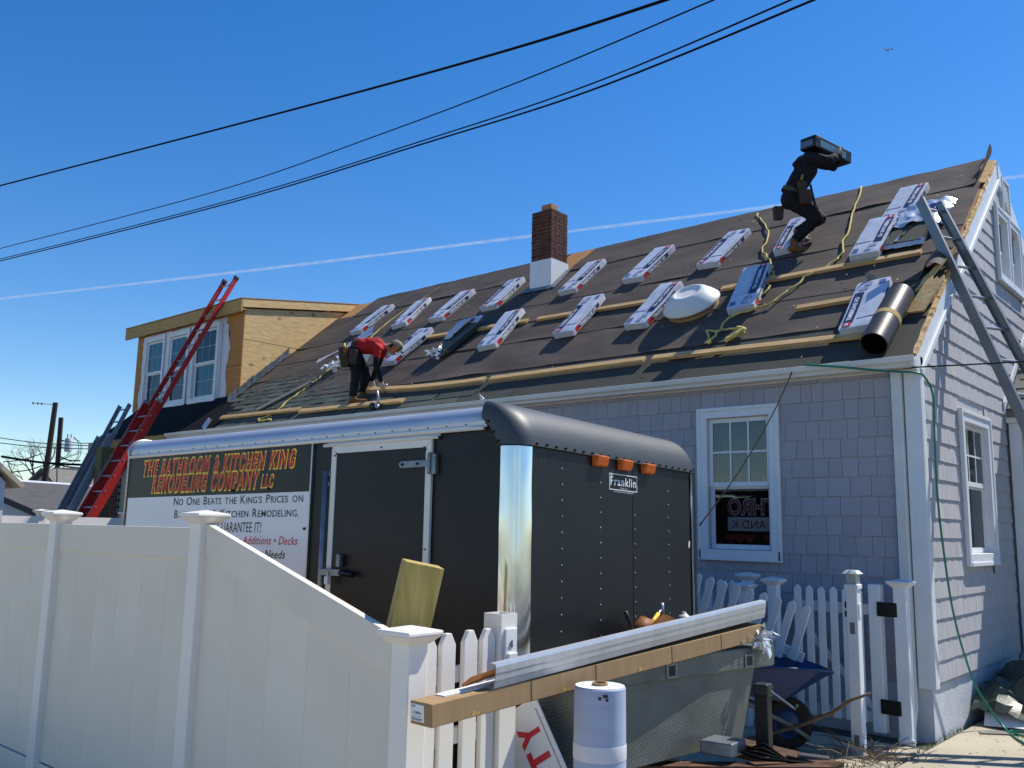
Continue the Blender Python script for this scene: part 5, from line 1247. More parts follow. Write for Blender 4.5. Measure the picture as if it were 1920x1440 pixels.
# ropes
def rope(pts, label, r=.011, nm='rope', mat='rope', h=.022, wob=.02, seed=1):
    P = []
    for i in range(len(pts) - 1):
        for k in range(6):
            t = k / 6; x = pts[i][0] * (1 - t) + pts[i + 1][0] * t; s = pts[i][1] * (1 - t) + pts[i + 1][1] * t
            q = i * 6 + k; P.append(rp(x + wob * hnoise(q * .45, seed), s + wob * hnoise(q * .45, seed + 9), h + .012 * (hnoise(q * .5, seed + 3) + .5)))
    P.append(rp(*pts[-1], h)); b = B(); b.tube(P, r, 7); return b.build(nm, M_[mat], smooth=True, label=label, cat='rope')
rope([(-5.579, 4.60), (-5.415, 4.258), (-5.139, 3.796), (-5.03, 3.432), (-5.012, 3.155), (-4.844, 2.891), (-4.684, 2.639), (-4.62, 2.40), (-4.50, 2.25), (-4.60, 2.19), (-4.648, 2.10), (-4.50, 1.98), (-4.44, 1.84), (-4.52, 1.71), (-4.465, 1.48)], 'yellow rope hanging from the ridge left of the dark clothed worker', h=.05, wob=.05)
rope([(-5.58, 4.56), (-5.50, 4.42), (-5.56, 4.30), (-5.40, 4.16)], 'short yellow rope loop with a hook at the ridge', r=.014, seed=4)
rope([(-4.09, 4.715), (-4.048, 4.288), (-4.004, 3.836), (-3.891, 3.244), (-3.85, 2.787), (-3.763, 2.511), (-3.797, 2.35), (-3.911, 2.18), (-4.07, 2.03), (-4.122, 1.80), (-4.202, 1.69), (-4.261, 1.47), (-4.399, 1.407), (-4.608, 1.312), (-4.719, 1.239), (-4.745, 1.092), (-4.724, .936), (-4.754, .771), (-4.80, .70), (-4.72, .66), (-4.925, .987), (-4.76, .95), (-4.61, .957), (-4.462, .919), (-4.365, .798)], 'long yellow rope from the ridge tangled above the lowest plank', r=.012, h=.05, wob=.04, seed=2)
rope([(-4.50, .93), (-4.40, .86), (-4.46, .75), (-4.55, .66)], 'thick frayed rope end above the lowest plank', r=.028, seed=5, h=.06)
rope([(-12.087, 4.69), (-12.172, 4.207), (-12.30, 3.987), (-12.42, 3.50), (-12.40, 3.0), (-12.36, 2.73), (-12.426, 2.376), (-12.526, 1.91), (-12.416, 1.449), (-12.452, 1.116), (-12.477, .871), (-12.502, .631), (-12.477, .312), (-12.60, .18), (-12.75, .14), (-12.62, .08), (-12.42, .11), (-12.3, .05)], 'yellow rope running down past the red shirted worker', r=.013, wob=.05, seed=7)
# silver underlay sheet, plastic scrap, metal scraps
b = B()
def shf(u, v):
    p = rp(-13.32 + .78 * u + .1 * v, 2.18 + .86 * u + .02 * v - .22 * v, .03 + .10 * max(0, u - .55) * (1 - v) * 2 + .03 * hnoise(u * 3, v * 3, 3)); return p
b.grid(shf, 14, 6); b.build('silver_sheet', M_['silver'], smooth=True, label='bright silver sheet curled on the felt behind the red shirted worker', cat='sheet')
b = B()
for k in range(60):
    p = rp(-12.22 + random.gauss(0, .10), 1.62 + random.gauss(0, .10), random.uniform(.02, .14)); q = p + Vector((random.uniform(-.15, .15), random.uniform(-.08, .08), random.uniform(-.04, .10))); r_ = p + Vector((random.uniform(-.1, .1), random.uniform(-.08, .08), random.uniform(-.02, .07)))
    b.add([p, q, r_], [(0, 1, 2)])
b.build('plastic_scrap', M_['plastic'], label='crumpled white plastic left of the red shirted worker', cat='plastic scrap', kind='thing')
b = B(); M = roof_frame(-14.3, .10, 30, .04) @ Matrix.Rotation(R(25), 4, 'X'); b.box(-.16, .16, -.12, .12, 0, .006, M=M); b.box(-.16, -.154, -.12, .12, -.08, .0, M=M); b.build('metal_scrap', M_['aluflat'], label='bent bright metal piece at the gutter left of the ropes', cat='metal scrap')
b = B(); M = roof_frame(-3.10, 1.50, 0, .05); b.add([M @ Vector(p) for p in ((-.13, 0, 0), (.02, -.01, .0), (.05, .02, .05), (-.13, .03, .16))], [(0, 1, 2, 3)]); b.build('flashing_scrap', M_['galv'], label='upright dark metal scrap behind the lowest wrapped bundle', cat='metal scrap')
b = B(); M = roof_frame(-7.66, -.0, 0, .03); b.lathe([(.03, 0), (.012, .05), (.002, .09)], 8, M); b.build('caulk_tip', M_['paper'], label='tiny white nozzle standing at the gutter edge', cat='nozzle')
# chips and fasteners scattered over the felt
b = B()
for k in range(170):
    x, s_ = random.uniform(-13, -2.7), random.uniform(.1, 4.6); M = roof_frame(x, s_, random.uniform(0, 90), .055); r_ = random.choice((.006, .008, .012, .02)); b.add([M @ Vector(p) for p in ((-r_, 0, 0), (0, -r_ * .6, .006), (r_, 0, 0), (0, r_ * .6, .004))], [(0, 1, 2, 3)])
b.build('roof_chips', M_['osb'], label='pale chips and flakes scattered over the felt', cat='chips', kind='stuff')
# broken sheathing at the rake
for x, s, a, L_, w, t, lb in ((-2.56, 1.02, 14, .52, .17, .02, 'pale broken sheathing board lifted at the rake by the ladder'), (-2.60, 1.44, 20, .46, .06, .02, 'thin splintered strip above the pale broken board'), (-2.64, 1.32, 9, .16, .035, .02, 'small splinter standing left of the broken board'), (-2.55, 1.70, 24, .42, .05, .02, 'split strip at the rake just under the ladder rails')):
    M = roof_frame(x, s, a, .07) @ Matrix.Rotation(R(9), 4, 'X'); b = B(); n = 7; pts = [(-w / 2, -L_ / 2), (w / 2, -L_ / 2 + .03)]
    for k in range(n): pts.append((w / 2 - w * k / (n - 1), L_ / 2 + (.07 if k % 2 else -.02) * random.uniform(.5, 1)))
    b.prism([M @ Vector((p[0], p[1], 0)) for p in pts], (M.to_3x3() @ Vector((0, 0, 1))) * t); b.build('broken_board', M_['osb'], label=lb, cat='board')
b = B(); b.grid(lambda u, v: rp(-2.74 + .24 * u, 1.55 + .50 * v, .03 + .15 * math.sin(u * 2.4) * (1 - .4 * v) + .02 * hnoise(u * 4, v * 4)), 10, 10); b.build('felt_scrap', M_['felt'], smooth=True, label='buckled dark felt flap by the broken boards at the rake', cat='felt scrap')
# nail gun at the eave
ng = thing('nail_gun', 'nail gun lying at the eave beside the red shirted worker', 'nail gun', tuple(rp(-9.72, .10)))
GM = roof_frame(-9.72, .08, 8, .03) @ Matrix.Scale(.7, 4)
b = B(); b.tube([GM @ Vector(p) for p in ((0, -.02, .06), (0, .10, .13), (0, .17, .30))], [.03, .022, .012], 10); b.build('gun_barrel', M_['alu'], ng, smooth=True)
b = B(); b.tube([GM @ Vector(p) for p in ((-.02, 0, .03), (-.16, -.02, .04))], [.045, .06], 12); b.build('coil_magazine', M_['blackmatte'], ng, smooth=True)
b = B(); b.sphere(GM @ Vector((.05, -.03, .05)), .035, 10, 7); b.build('gun_cap', M_['alu'], ng, smooth=True)
b = B(); b.tube([GM @ Vector(p) for p in ((0, .16, .30), (-.05, .17, .31), (.03, .17, .32))], .008, 6); b.build('gun_nose', M_['galv'], ng, smooth=True)

# ================================================================== ladders
def ladder(name, label, base, top, lat, w0, w1, n, railw, raild, mat, rungmat='alu', first=.25, caps=None, rungr=.016, base_off=0., start=0.):
    """two rails from base to top, lat = sideways direction; rails w0 apart at the base, w1 at the top"""
    base, top, lat = Vector(base), Vector(top), Vector(lat).normalized(); d = (top - base).normalized(); L_ = (top - base).length
    nrm = d.cross(lat).normalized()
    t = thing(name, label, 'ladder', tuple(base))
    for s_ in (0, 1):
        a = base + lat * w0 * s_ + d * start; c = top + lat * w1 * s_; b = B(); M = framey(a, lat, c - a); ll = (c - a).length
        hw, hd, th = railw / 2, raild / 2, .004       # channel rail: web + two flanges
        sg_ = -1 if s_ == 0 else 1
        b.box(sg_ * hw - .002 * sg_ - th / 2, sg_ * hw - .002 * sg_ + th / 2, 0, ll, -hd, hd, M=M)
        b.box(-hw, hw, 0, ll, -hd, -hd + th, M=M); b.box(-hw, hw, 0, ll, hd - th, hd, M=M)
        o = b.build('rail', M_[mat], t)
        if caps:
            b = B(); b.box(-hw - .008, hw + .008, ll - .02, ll + .07, -hd - .012, hd + .012, M=M); b.build('rail_cap', M_[caps], t, bevel=.02)
        for k in range(n):
            u = start + first + (L_ - start - first - .12) * k / (n - 1); p = base + d * u + lat * (w0 + (w1 - w0) * u / L_) * s_ + lat * (hw + .002) * sg_
            b = B(); b.cyl(p - lat * .004 * sg_ * -1, p + lat * .004 * sg_, rungr * 1.15, 10); b.build('rung_end', M_[rungmat], o)
    for k in range(n):
        u = start + first + (L_ - start - first - .12) * k / (n - 1); p = base + d * u; q = p + lat * (w0 + (w1 - w0) * u / L_)
        b = B(); b.tube([p, q], rungr, 8); b.build('rung', M_[rungmat], t, smooth=True, angle=40)
    return t, d, lat, nrm
ladder('aluminium_ladder', 'aluminium ladder leaning against the right gable rake', (-.80, 8.62, 0), (-2.768, 9.69, 5.222), (.48, .88, 0), .58, .25, 15, .03, .105, 'ladderalu')
C0 = Vector((-15.524, 8.985, 5.80)); 
bs = Vector((-15.9, 6.25, 0)); dd = (C0 - bs).normalized(); tp1 = bs + dd * ((C0 - bs).length * 1.10)
la = Vector((1, 0, 0))
rl1, d_, l_, n_ = ladder('red_ladder', 'tall red fibreglass extension ladder leaning on the dormer roof', bs - la * .21, tp1 - la * .21, la, .42, .42, 20, .032, .085, 'redrail', caps='blackmatte')
# its lower section, in front of the upper one
nrm = (dd.cross(la)).normalized(); nrm = nrm if nrm.y < 0 else -nrm
Lt = (C0 - bs).length
for s_ in (-1, 1):
    a = bs + la * .235 * s_ + nrm * .085; c = bs + dd * Lt * .66 + la * .235 * s_ + nrm * .085
    b = B(); M = framey(a, la, c - a); ll = (c - a).length; hw, hd, th = .018, .045, .004
    b.box(s_ * hw - th / 2, s_ * hw + th / 2, 0, ll, -hd, hd, M=M); b.box(-hw, hw, 0, ll, -hd, -hd + th, M=M); b.box(-hw, hw, 0, ll, hd - th, hd, M=M)
    o = b.build('lower_rail', M_['redrail'], rl1)
    b = B(); b.box(-.03, .03, ll - .04, ll + .02, -.06, .06, M=M); b.build('rail_guide', M_['alu'], rl1, bevel=.004)
    for k in range(13):
        p = a + dd * (.25 + .305 * k) + la * .02 * s_; b = B(); b.cyl(p - la * .003, p + la * .004, .017, 10); b.build('rung_end', M_['alu'], o)
for k in range(13):
    p = bs + nrm * .085 + dd * (.25 + .305 * k); b = B(); b.tube([p - la * .235, p + la * .235], .015, 8); b.build('rung', M_['alu'], rl1, smooth=True, angle=40)
for u0, u1 in ((2.55, 3.25), (3.30, 3.75)):
    b = B(); a = bs + dd * u0 - la * .235 + nrm * .10; M = framey(a, la, dd); b.box(.015, .02, 0, (u1 - u0) * .8, .0, .035, M=M); b.build('warning_label', M_['galv'], rl1)
K = Vector((-17.624, 8.15, 3.365)); gb = Vector((-16.85, 6.4, 0)); dg = (K - gb).normalized(); gtp = gb + dg * (K - gb).length * 1.19
gl1, *_ = ladder('grey_ladder', 'grey extension ladder leaning on the far end of the eave', gb - la * .2, gtp - la * .2, la, .40, .40, 15, .032, .08, 'greyrail')
for s_ in (-1, 1):
    a = gb + la * .225 * s_ + nrm * .08; c = gb + dg * (K - gb).length * .98 + la * .225 * s_ + nrm * .08
    b = B(); M = framey(a, la, c - a); ll = (c - a).length; b.box(s_ * .017 - .002, s_ * .017 + .002, 0, ll, -.04, .04, M=M); b.box(-.017, .017, 0, ll, -.04, -.036, M=M); b.box(-.017, .017, 0, ll, .036, .04, M=M)
    b.build('lower_rail', M_['greyrail'], gl1)

# ================================================================== people
def body(name, parts, mats, parent, voxel=.011, smooth=4):
    """one continuous surface: tapered capsules fused, then coloured by the nearest limb. parts: (p, r, q, r2, material index[, squash dir, factor])"""
    b = B()
    for it in parts:
        p, r0, q, r1 = Vector(it[0]), it[1], Vector(it[2]), it[3]; d = q - p; L_ = max(d.length, 1e-4); d = d / L_
        up = Vector((0, 0, 1)) if abs(d.z) < .9 else Vector((1, 0, 0)); a = d.cross(up).normalized(); c = d.cross(a); n = 14; V = []
        prof = [(-r0 * math.cos(t), r0 * math.sin(t)) for t in [math.pi / 2 * k / 4 for k in range(5)]] + [(L_ + r1 * math.sin(t), r1 * math.cos(t)) for t in [math.pi / 2 * k / 4 for k in range(5)]]
        for (h, rr_) in prof:
            rr_ = max(rr_, .0005)
            for j in range(n):
                t = 2 * math.pi * j / n; v = p + d * h + (a * math.cos(t) + c * math.sin(t)) * rr_
                if len(it) > 5:
                    ax = Vector(it[5]).normalized(); o = p + d * max(0, min(L_, h)); w = (v - o).dot(ax); v = v - ax * w * (1 - it[6])
                V.append(v)
        k = len(prof); fs = [(i * n + j, i * n + (j + 1) % n, (i + 1) * n + (j + 1) % n, (i + 1) * n + j) for i in range(k - 1) for j in range(n)] + [tuple(range(n - 1, -1, -1)), tuple(range((k - 1) * n, k * n))]
        b.add(V, fs)
    me, c0 = b.mesh(name, mats); o = bpy.data.objects.new(name, me); COL.objects.link(o)
    md = o.modifiers.new('r', 'REMESH'); md.mode = 'VOXEL'; md.voxel_size = voxel
    m2 = o.modifiers.new('s', 'SMOOTH'); m2.iterations = smooth; m2.factor = .5
    dg = bpy.context.evaluated_depsgraph_get(); nm = bpy.data.meshes.new_from_object(o.evaluated_get(dg)); bpy.data.objects.remove(o); bpy.data.meshes.remove(me)
    co = np.empty(len(nm.vertices) * 3); nm.vertices.foreach_get('co', co); co = co.reshape(-1, 3)
    # cloth folds
    nv_ = np.sin(co[:, 0] * 61 + co[:, 2] * 23) * np.sin(co[:, 2] * 47 + co[:, 1] * 31)
    no = np.empty(len(nm.vertices) * 3); nm.vertices.foreach_get('normal', no); no = no.reshape(-1, 3)
    fold = np.sin(co[:, 0] * 30 + co[:, 1] * 26 + 4 * np.sin(co[:, 2] * 16)) * .0035 + nv_ * .002
    pc = np.empty(len(nm.polygons) * 3); nm.polygons.foreach_get('center', pc); pc = pc.reshape(-1, 3)
    def nearest(X):
        best = np.full(len(X), 1e9); idx = np.zeros(len(X), int)
        for it in parts:
            p, q = np.array(it[0]) - np.array(c0), np.array(it[2]) - np.array(c0); d = q - p; L2 = max(d @ d, 1e-9); t = np.clip((X - p) @ d / L2, 0, 1)
            dist = np.linalg.norm(X - (p + t[:, None] * d), axis=1) - (it[1] + (it[3] - it[1]) * t); s_ = dist < best; best[s_] = dist[s_]; idx[s_] = it[4]
        return idx
    vi = nearest(co); cloth = np.isin(vi, CLOTH); co += no * (fold * cloth)[:, None]; nm.vertices.foreach_set('co', co.ravel())
    for mt in mats:
        if mt.name not in [m_.name for m_ in nm.materials if m_]: nm.materials.append(mt)
    nm.materials.clear()
    for mt in mats: nm.materials.append(mt)
    nm.polygons.foreach_set('material_index', nearest(pc).astype(np.int32)); nm.polygons.foreach_set('use_smooth', [True] * len(nm.polygons)); nm.update()
    return place(name, nm, parent, c0)
CLOTH = [1, 2]
M_['skin'] = mk('skin', S('#b07a5e'), .55, var=.08, scale=20)
M_['redshirt'] = mk('red_shirt', S('#a8141a'), .8, var=.12, scale=10, bump=.15, bscale=60)
M_['jeans'] = mk('dark_jeans', S('#11151d'), .85, var=.25, scale=9, bump=.1, bscale=90)
M_['boots'] = mk('tan_boots', S('#6b4d2a'), .75, var=.2, scale=14)
M_['blackknit'] = mk('black_sleeve', S('#0c0c10'), .85, var=.2, scale=14)
M_['glove'] = mk('pale_glove', S('#b3a58e'), .8, var=.1, scale=14)
M_['hoodie'] = mk('dark_hoodie', S('#14131c'), .9, var=.25, scale=8, bump=.15, bscale=60)
M_['trousers'] = mk('dark_trousers', S('#0c0d12'), .85, var=.25, scale=8, bump=.1, bscale=60)
M_['capcloth'] = mk('camouflage_cap', S('#6d6852'), .85, scale=26, col2=S('#a49a7c'))
def V3(*a): return Vector(a)
def hand(parts, wrist, tip, side, mi, s=1.):
    """palm, four unequal curled fingers, thumb off the side of the palm"""
    w, t, sd = Vector(wrist), Vector(tip), Vector(side).normalized(); d = (t - w).normalized(); nn = d.cross(sd).normalized(); sd = nn.cross(d)
    palm = w + d * .085 * s
    for k in (-1, 0, 1): parts.append((w + sd * .012 * k * s, .017 * s, palm + sd * .022 * k * s, .016 * s, mi))
    for k, l in enumerate((.062, .072, .068, .052)):
        a = palm + sd * (-.030 + .020 * k) * s; m_ = a + d * l * .55 * s + nn * .008 * s; e = m_ + d * l * .28 * s + nn * .030 * s
        parts.append((a, .0095 * s, m_, .0085 * s, mi)); parts.append((m_, .0085 * s, e, .0075 * s, mi))
    th = w + d * .03 * s - sd * .025 * s; tm = th + d * .03 * s - sd * .028 * s + nn * .012 * s
    parts.append((th, .012 * s, tm, .010 * s, mi)); parts.append((tm, .010 * s, tm + d * .03 * s + nn * .014 * s, .0085 * s, mi))
# --- roofer in the red shirt, bent over a plank
rw = thing('person', 'person in red shirt, cap and dark trousers bending down over a plank', 'person', (-10.45, 8.45, 3.47))
PR = dict(ankR=(-10.46, 8.41, 3.555), toeR=(-10.27, 8.55, 3.515), ankL=(-10.545, 8.66, 3.655), toeL=(-10.40, 8.78, 3.62), kneeR=(-10.40, 8.39, 3.88), kneeL=(-10.46, 8.62, 3.93),
          hipR=(-10.40, 8.36, 4.22), hipL=(-10.49, 8.52, 4.26), waist=(-10.42, 8.43, 4.335), chest=(-10.21, 8.59, 4.345), neck=(-10.075, 8.70, 4.345), head=(-10.00, 8.765, 4.315),
          shR=(-10.07, 8.50, 4.285), shL=(-10.24, 8.78, 4.33), elbR=(-10.075, 8.50, 4.01), wriR=(-10.055, 8.585, 3.805), handR=(-10.045, 8.625, 3.70), elbL=(-10.36, 8.76, 4.06), wriL=(-10.42, 8.725, 3.87), handL=(-10.40, 8.735, 3.76))
P = {k: Vector(v) for k, v in PR.items()}
mats = [M_['skin'], M_['redshirt'], M_['jeans'], M_['boots'], M_['blackknit'], M_['glove']]
parts = []
for s_ in 'RL':
    parts += [(P['hip' + s_], .098, P['knee' + s_], .072, 2), (P['knee' + s_], .072, P['ank' + s_] + V3(0, 0, .06), .062, 2),
              (P['ank' + s_] + V3(0, 0, .05), .05, P['ank' + s_] - V3(0, 0, .025), .045, 3), (P['ank' + s_] + V3(-.03, -.02, -.03), .038, P['toe' + s_] + V3(0, 0, -.012), .036, 3)]
    parts += [(P['sh' + s_], .062, (P['sh' + s_] + P['elb' + s_]) / 2 + V3(0, 0, .02), .055, 1), ((P['sh' + s_] + P['elb' + s_]) / 2, .05, P['elb' + s_], .045, 4), (P['elb' + s_], .045, P['wri' + s_], .034, 4)]
    hand(parts, P['wri' + s_], P['hand' + s_], (.8, .6, 0), 5)
parts += [(P['hipR'], .10, P['hipL'], .10, 2), ((P['hipR'] + P['hipL']) / 2 + V3(0, 0, .02), .125, P['waist'], .118, 2), (P['waist'] + V3(.03, .02, 0), .122, P['chest'], .128, 1), (P['chest'], .128, (P['shR'] + P['shL']) / 2, .10, 1), (P['shR'], .068, P['shL'], .068, 1)]
parts += [((P['shR'] + P['shL']) / 2 + V3(.02, .015, 0), .055, P['neck'] + V3(.03, .03, -.0), .047, 0)]
hd = P['head']; fd = V3(.62, .50, -.60).normalized(); ud = V3(.62, .5, .6).normalized()     # face looks down and forward
parts += [(hd - fd * .01 + ud * .03, .082, hd + ud * .045 + fd * .012, .078, 0), (hd + fd * .02 - ud * .035, .056, hd + fd * .045 - ud * .062, .042, 0),
          (hd + fd * .085 + ud * .0, .012, hd + fd * .104 - ud * .022, .013, 0), (hd + fd * .07 + ud * .018, .02, hd + fd * .075 + ud * .012, .02, 0)]
sdv = fd.cross(ud).normalized()
for s_ in (-1, 1): parts += [(hd + sdv * .078 * s_ + ud * .015, .016, hd + sdv * .08 * s_ - ud * .015, .012, 0)]
body('body', parts, mats, rw)
CF = frame(hd + ud * .045, sdv, fd)      # x side, y forward, z up(ish)
if CF.to_3x3() @ Vector((0, 0, 1)) @ ud < 0: CF = frame(hd + ud * .045, -sdv, fd)
b = B(); b.lathe([(.094, -.005), (.096, .02), (.088, .055), (.06, .082), (.02, .092), (.002, .093)], 24, CF); b.build('cap', M_['capcloth'], rw, smooth=True)
b = B(); b.grid(lambda u, v: CF @ Vector((.075 * (2 * u - 1), .075 + .075 * v * (1 - (2 * u - 1) ** 2 * .6), -.002 - .015 * (2 * u - 1) ** 2 - .012 * v)), 10, 4); o = b.build('cap_brim', M_['blackknit'], rw, smooth=True); o.modifiers.new('t', 'SOLIDIFY').thickness = .005
for s_ in (-1, 1):
    b = B(); b.sphere(hd + fd * .078 + sdv * .03 * s_ + ud * .005, .008, 8, 6); b.build('eye', M_['ink'], rw)
b = B(); b.tube([hd + fd * .082 - ud * .05 - sdv * .02, hd + fd * .087 - ud * .051, hd + fd * .082 - ud * .05 + sdv * .02], .004, 5); b.build('mouth', mk('lips', S('#7c4a3e'), .5), rw)
b = B(); b.grid(lambda u, v: hd + sdv * .074 * math.sin(u * 6.28) * 1.05 - fd * .078 * math.cos(u * 6.28) * 1.03 + ud * (.03 - .06 * v), 20, 2); 
hb = B()
for k in range(9):
    a = -1.3 + 2.6 * k / 8; p = hd - fd * .072 * math.cos(a) + sdv * .076 * math.sin(a); hb.tube([p + ud * .04, p - ud * .03], .014, 6)
hb.build('hair', mk('dark_hair', S('#1c1613'), .8), rw, smooth=True)
# belt and pouches
ax = (P['chest'] - P['waist']).normalized(); wc = P['waist'] + V3(-.03, -.02, .0)
b = B(); Mw = frame(wc, V3(0, 0, 1).cross(ax), ax.cross(V3(0, 0, 1).cross(ax))) ; b.lathe([(.130, -.028), (.133, -.02), (.133, .022), (.130, .03)], 26, Mw); b.build('belt', M_['leatherdark'], rw, smooth=True)
def pouch(c, w, h, d_, parent, mt, nm='pouch', ang=0):
    M = Matrix.Translation(c) @ Matrix.Rotation(R(ang), 4, 'Z'); b = B()
    b.hexa([M @ Vector(p) for p in ((-w * .42, -d_ * .5, -h), (w * .42, -d_ * .5, -h), (w * .42, d_ * .5, -h), (-w * .42, d_ * .5, -h), (-w / 2, -d_ * .6, 0), (w / 2, -d_ * .6, 0), (w / 2, d_ * .5, 0), (-w / 2, d_ * .5, 0))])
    return b.build(nm, mt, parent, bevel=.02)
pouch(V3(-10.50, 8.24, 4.30), .17, .20, .08, rw, M_['leatherdark'], ang=35); pouch(V3(-10.48, 8.25, 4.13), .15, .13, .09, rw, M_['leatherdark'], ang=35); pouch(V3(-10.45, 8.22, 4.29), .07, .09, .05, rw, M_['leather'], ang=35); pouch(V3(-10.34, 8.28, 4.25), .13, .22, .06, rw, M_['leatherdark'], ang=35)
b = B(); b.tube([V3(-10.51, 8.24, 4.36), V3(-10.50, 8.25, 4.26)], .014, 8); b.build('tool_grip', M_['yellow'], rw, smooth=True)
b = B(); b.grid(lambda u, v: V3(-10.30 + .09 * u, 8.42 + .08 * u, 4.20 - .13 * v * (1 - abs(2 * u - 1))), 4, 3); b.build('shirt_tail', M_['paper'], rw)
hm = thing('hammer', 'small hammer held in the hand of the red shirted worker', 'hammer', tuple(P['handR']))
b = B(); hc = P['handR'] + V3(.015, .02, -.01); b.tube([hc + V3(-.02, -.03, .04), hc + V3(.03, .02, -.14)], .012, 8); b.build('hammer_handle', M_['blackmatte'], hm, smooth=True)
b = B(); b.tube([hc + V3(-.05, -.01, .055), hc + V3(.05, .0, .05)], .016, 8); b.build('hammer_head', M_['alu'], hm, smooth=True)
# --- roofer in dark clothes carrying a carton on the shoulder
dw = thing('person', 'person in dark hooded clothes and tan boots carrying a black carton up the roof', 'person', (-4.44, 10.42, 5.13))
PD = dict(ankR=(-4.462, 10.385, 5.225), toeR=(-4.31, 10.53, 5.175), ankL=(-4.505, 10.60, 5.41), toeL=(-4.345, 10.745, 5.34), kneeR=(-4.215, 10.49, 5.565), kneeL=(-4.26, 10.71, 5.63), hipR=(-4.465, 10.28, 5.80), hipL=(-4.51, 10.46, 5.84),
          waist=(-4.43, 10.39, 5.98), chest=(-4.31, 10.44, 6.19), neck=(-4.24, 10.47, 6.33), head=(-4.13, 10.60, 6.40), shR=(-4.215, 10.31, 6.29), shL=(-4.29, 10.62, 6.36), elbR=(-4.00, 10.43, 6.235), wriR=(-3.945, 10.60, 6.36), handR=(-3.965, 10.66, 6.47), elbL=(-4.12, 10.85, 6.33), wriL=(-4.04, 10.90, 6.45), handL=(-4.05, 10.90, 6.54), hood=(-4.375, 10.36, 6.31))
P = {k: Vector(v) for k, v in PD.items()}
mats = [M_['skin'], M_['hoodie'], M_['trousers'], M_['boots'], M_['hoodie'], M_['glove']]
parts = []
for s_ in 'RL':
    parts += [(P['hip' + s_], .108, P['knee' + s_], .08, 2), (P['knee' + s_], .08, P['ank' + s_] + V3(.01, .01, .08), .066, 2),
              (P['ank' + s_] + V3(0, 0, .07), .058, P['ank' + s_] - V3(0, 0, .03), .05, 3), (P['ank' + s_] + V3(-.03, -.03, -.035), .046, P['toe' + s_] + V3(0, 0, -.0), .044, 3)]
    parts += [(P['sh' + s_], .075, P['elb' + s_], .062, 1), (P['elb' + s_], .062, P['wri' + s_], .046, 1)]
    hand(parts, P['wri' + s_], P['hand' + s_], (.6, -.8, 0) if s_ == 'R' else (-.6, .8, 0), 5)
parts += [(P['hipR'], .11, P['hipL'], .11, 2), ((P['hipR'] + P['hipL']) / 2, .125, P['waist'], .128, 2), (P['waist'], .130, P['chest'], .142, 1), (P['chest'], .142, P['neck'] - V3(.01, 0, .05), .105, 1), (P['shR'], .08, P['shL'], .08, 1),
          (P['hood'] + V3(.05, .04, .0), .075, P['hood'] + V3(-.01, -.02, -.05), .05, 1), (P['neck'], .062, P['head'] - V3(.03, .03, .02), .058, 0)]
hd = P['head']; fd = V3(.72, .62, -.30).normalized(); ud = V3(.22, .2, .95); ud = (ud - fd * ud.dot(fd)).normalized(); sdv = fd.cross(ud)
parts += [(hd - fd * .01 + ud * .02, .084, hd + ud * .03 + fd * .012, .08, 1), (hd + fd * .03 - ud * .035, .055, hd + fd * .05 - ud * .055, .042, 0), (hd + fd * .09, .012, hd + fd * .108 - ud * .022, .013, 0)]
body('body', parts, mats, dw)
for s_ in (-1, 1):
    b = B(); b.sphere(hd + fd * .08 + sdv * .03 * s_ + ud * .01, .008, 8, 6); b.build('eye', M_['ink'], dw)
ax = (P['chest'] - P['waist']).normalized(); wc = P['waist'] - ax * .08; xx = V3(1, 0, 0).cross(ax).normalized()
Mw = frame(wc, xx, ax.cross(xx)); b = B(); b.lathe([(.136, -.03), (.140, -.02), (.140, .024), (.136, .032)], 26, Mw); b.build('belt', mk('grey_belt', S('#4b4538'), .8), dw, smooth=True)
pouch(V3(-4.60, 10.24, 5.72), .13, .17, .09, dw, M_['leatherdark'], ang=45); pouch(V3(-4.27, 10.30, 5.88), .17, .19, .09, dw, M_['leatherdark'], ang=40); pouch(V3(-4.30, 10.28, 6.0), .12, .13, .07, dw, M_['leatherdark'], ang=40)
b = B(); b.tube([V3(-4.29, 10.25, 6.0), V3(-4.28, 10.26, 6.07)], .016, 8); b.build('tool_grip', mk('dull_yellow', S('#8a7a33'), .6), dw, smooth=True)
b = B(); b.tube([V3(-4.225, 10.36, 5.96), V3(-4.20, 10.42, 5.70), V3(-4.13, 10.50, 5.48)], [.014, .017, .022], 8); b.build('tool_handle', M_['blackmatte'], dw, smooth=True)
b = B(); lo = V3(-4.55, 10.24, 5.62); b.tube([lo + V3(.05 * math.cos(t), .05 * math.sin(t) * .7, .035 * math.sin(t)) for t in [k * .6 for k in range(10)]], .003, 5); b.build('belt_ring', M_['galv'], dw)
cb = thing('carried_carton', 'black labelled carton carried on the shoulder of the dark clothed worker', 'box', (-4.1, 10.6, 6.5))
bn, bf = V3(-4.20, 10.26, 6.465), V3(-4.03, 10.98, 6.43); yv = (bf - bn); XM = frame(bn, V3(.80, .42, -.18), yv); XM = framey(bn, V3(.86, .38, -.05), yv)
Lc = yv.length; b = B(); b.box(-.11, .11, 0, Lc, -.075, .075, M=XM); b.build('carton_body', mk('black_carton', S('#11161a'), .5, var=.15, scale=6, spec=.4), cb, bevel=.006)
b = B(); b.box(-.10, .075, -.0025, -.001, -.05, .028, M=XM); b.build('end_label', mk('carton_label', S('#5d6c86'), .5, var=.2, scale=40), cb)
b = B(); b.box(.111, .1125, .10, .62, -.05, .035, M=XM); b.build('side_label', mk('carton_side_label', S('#5f8a98'), .5, var=.15, scale=40), cb)
b = B(); b.box(-.095, .09, -.0025, -.001, .042, .062, M=XM); b.build('end_print', M_['ink'], cb)
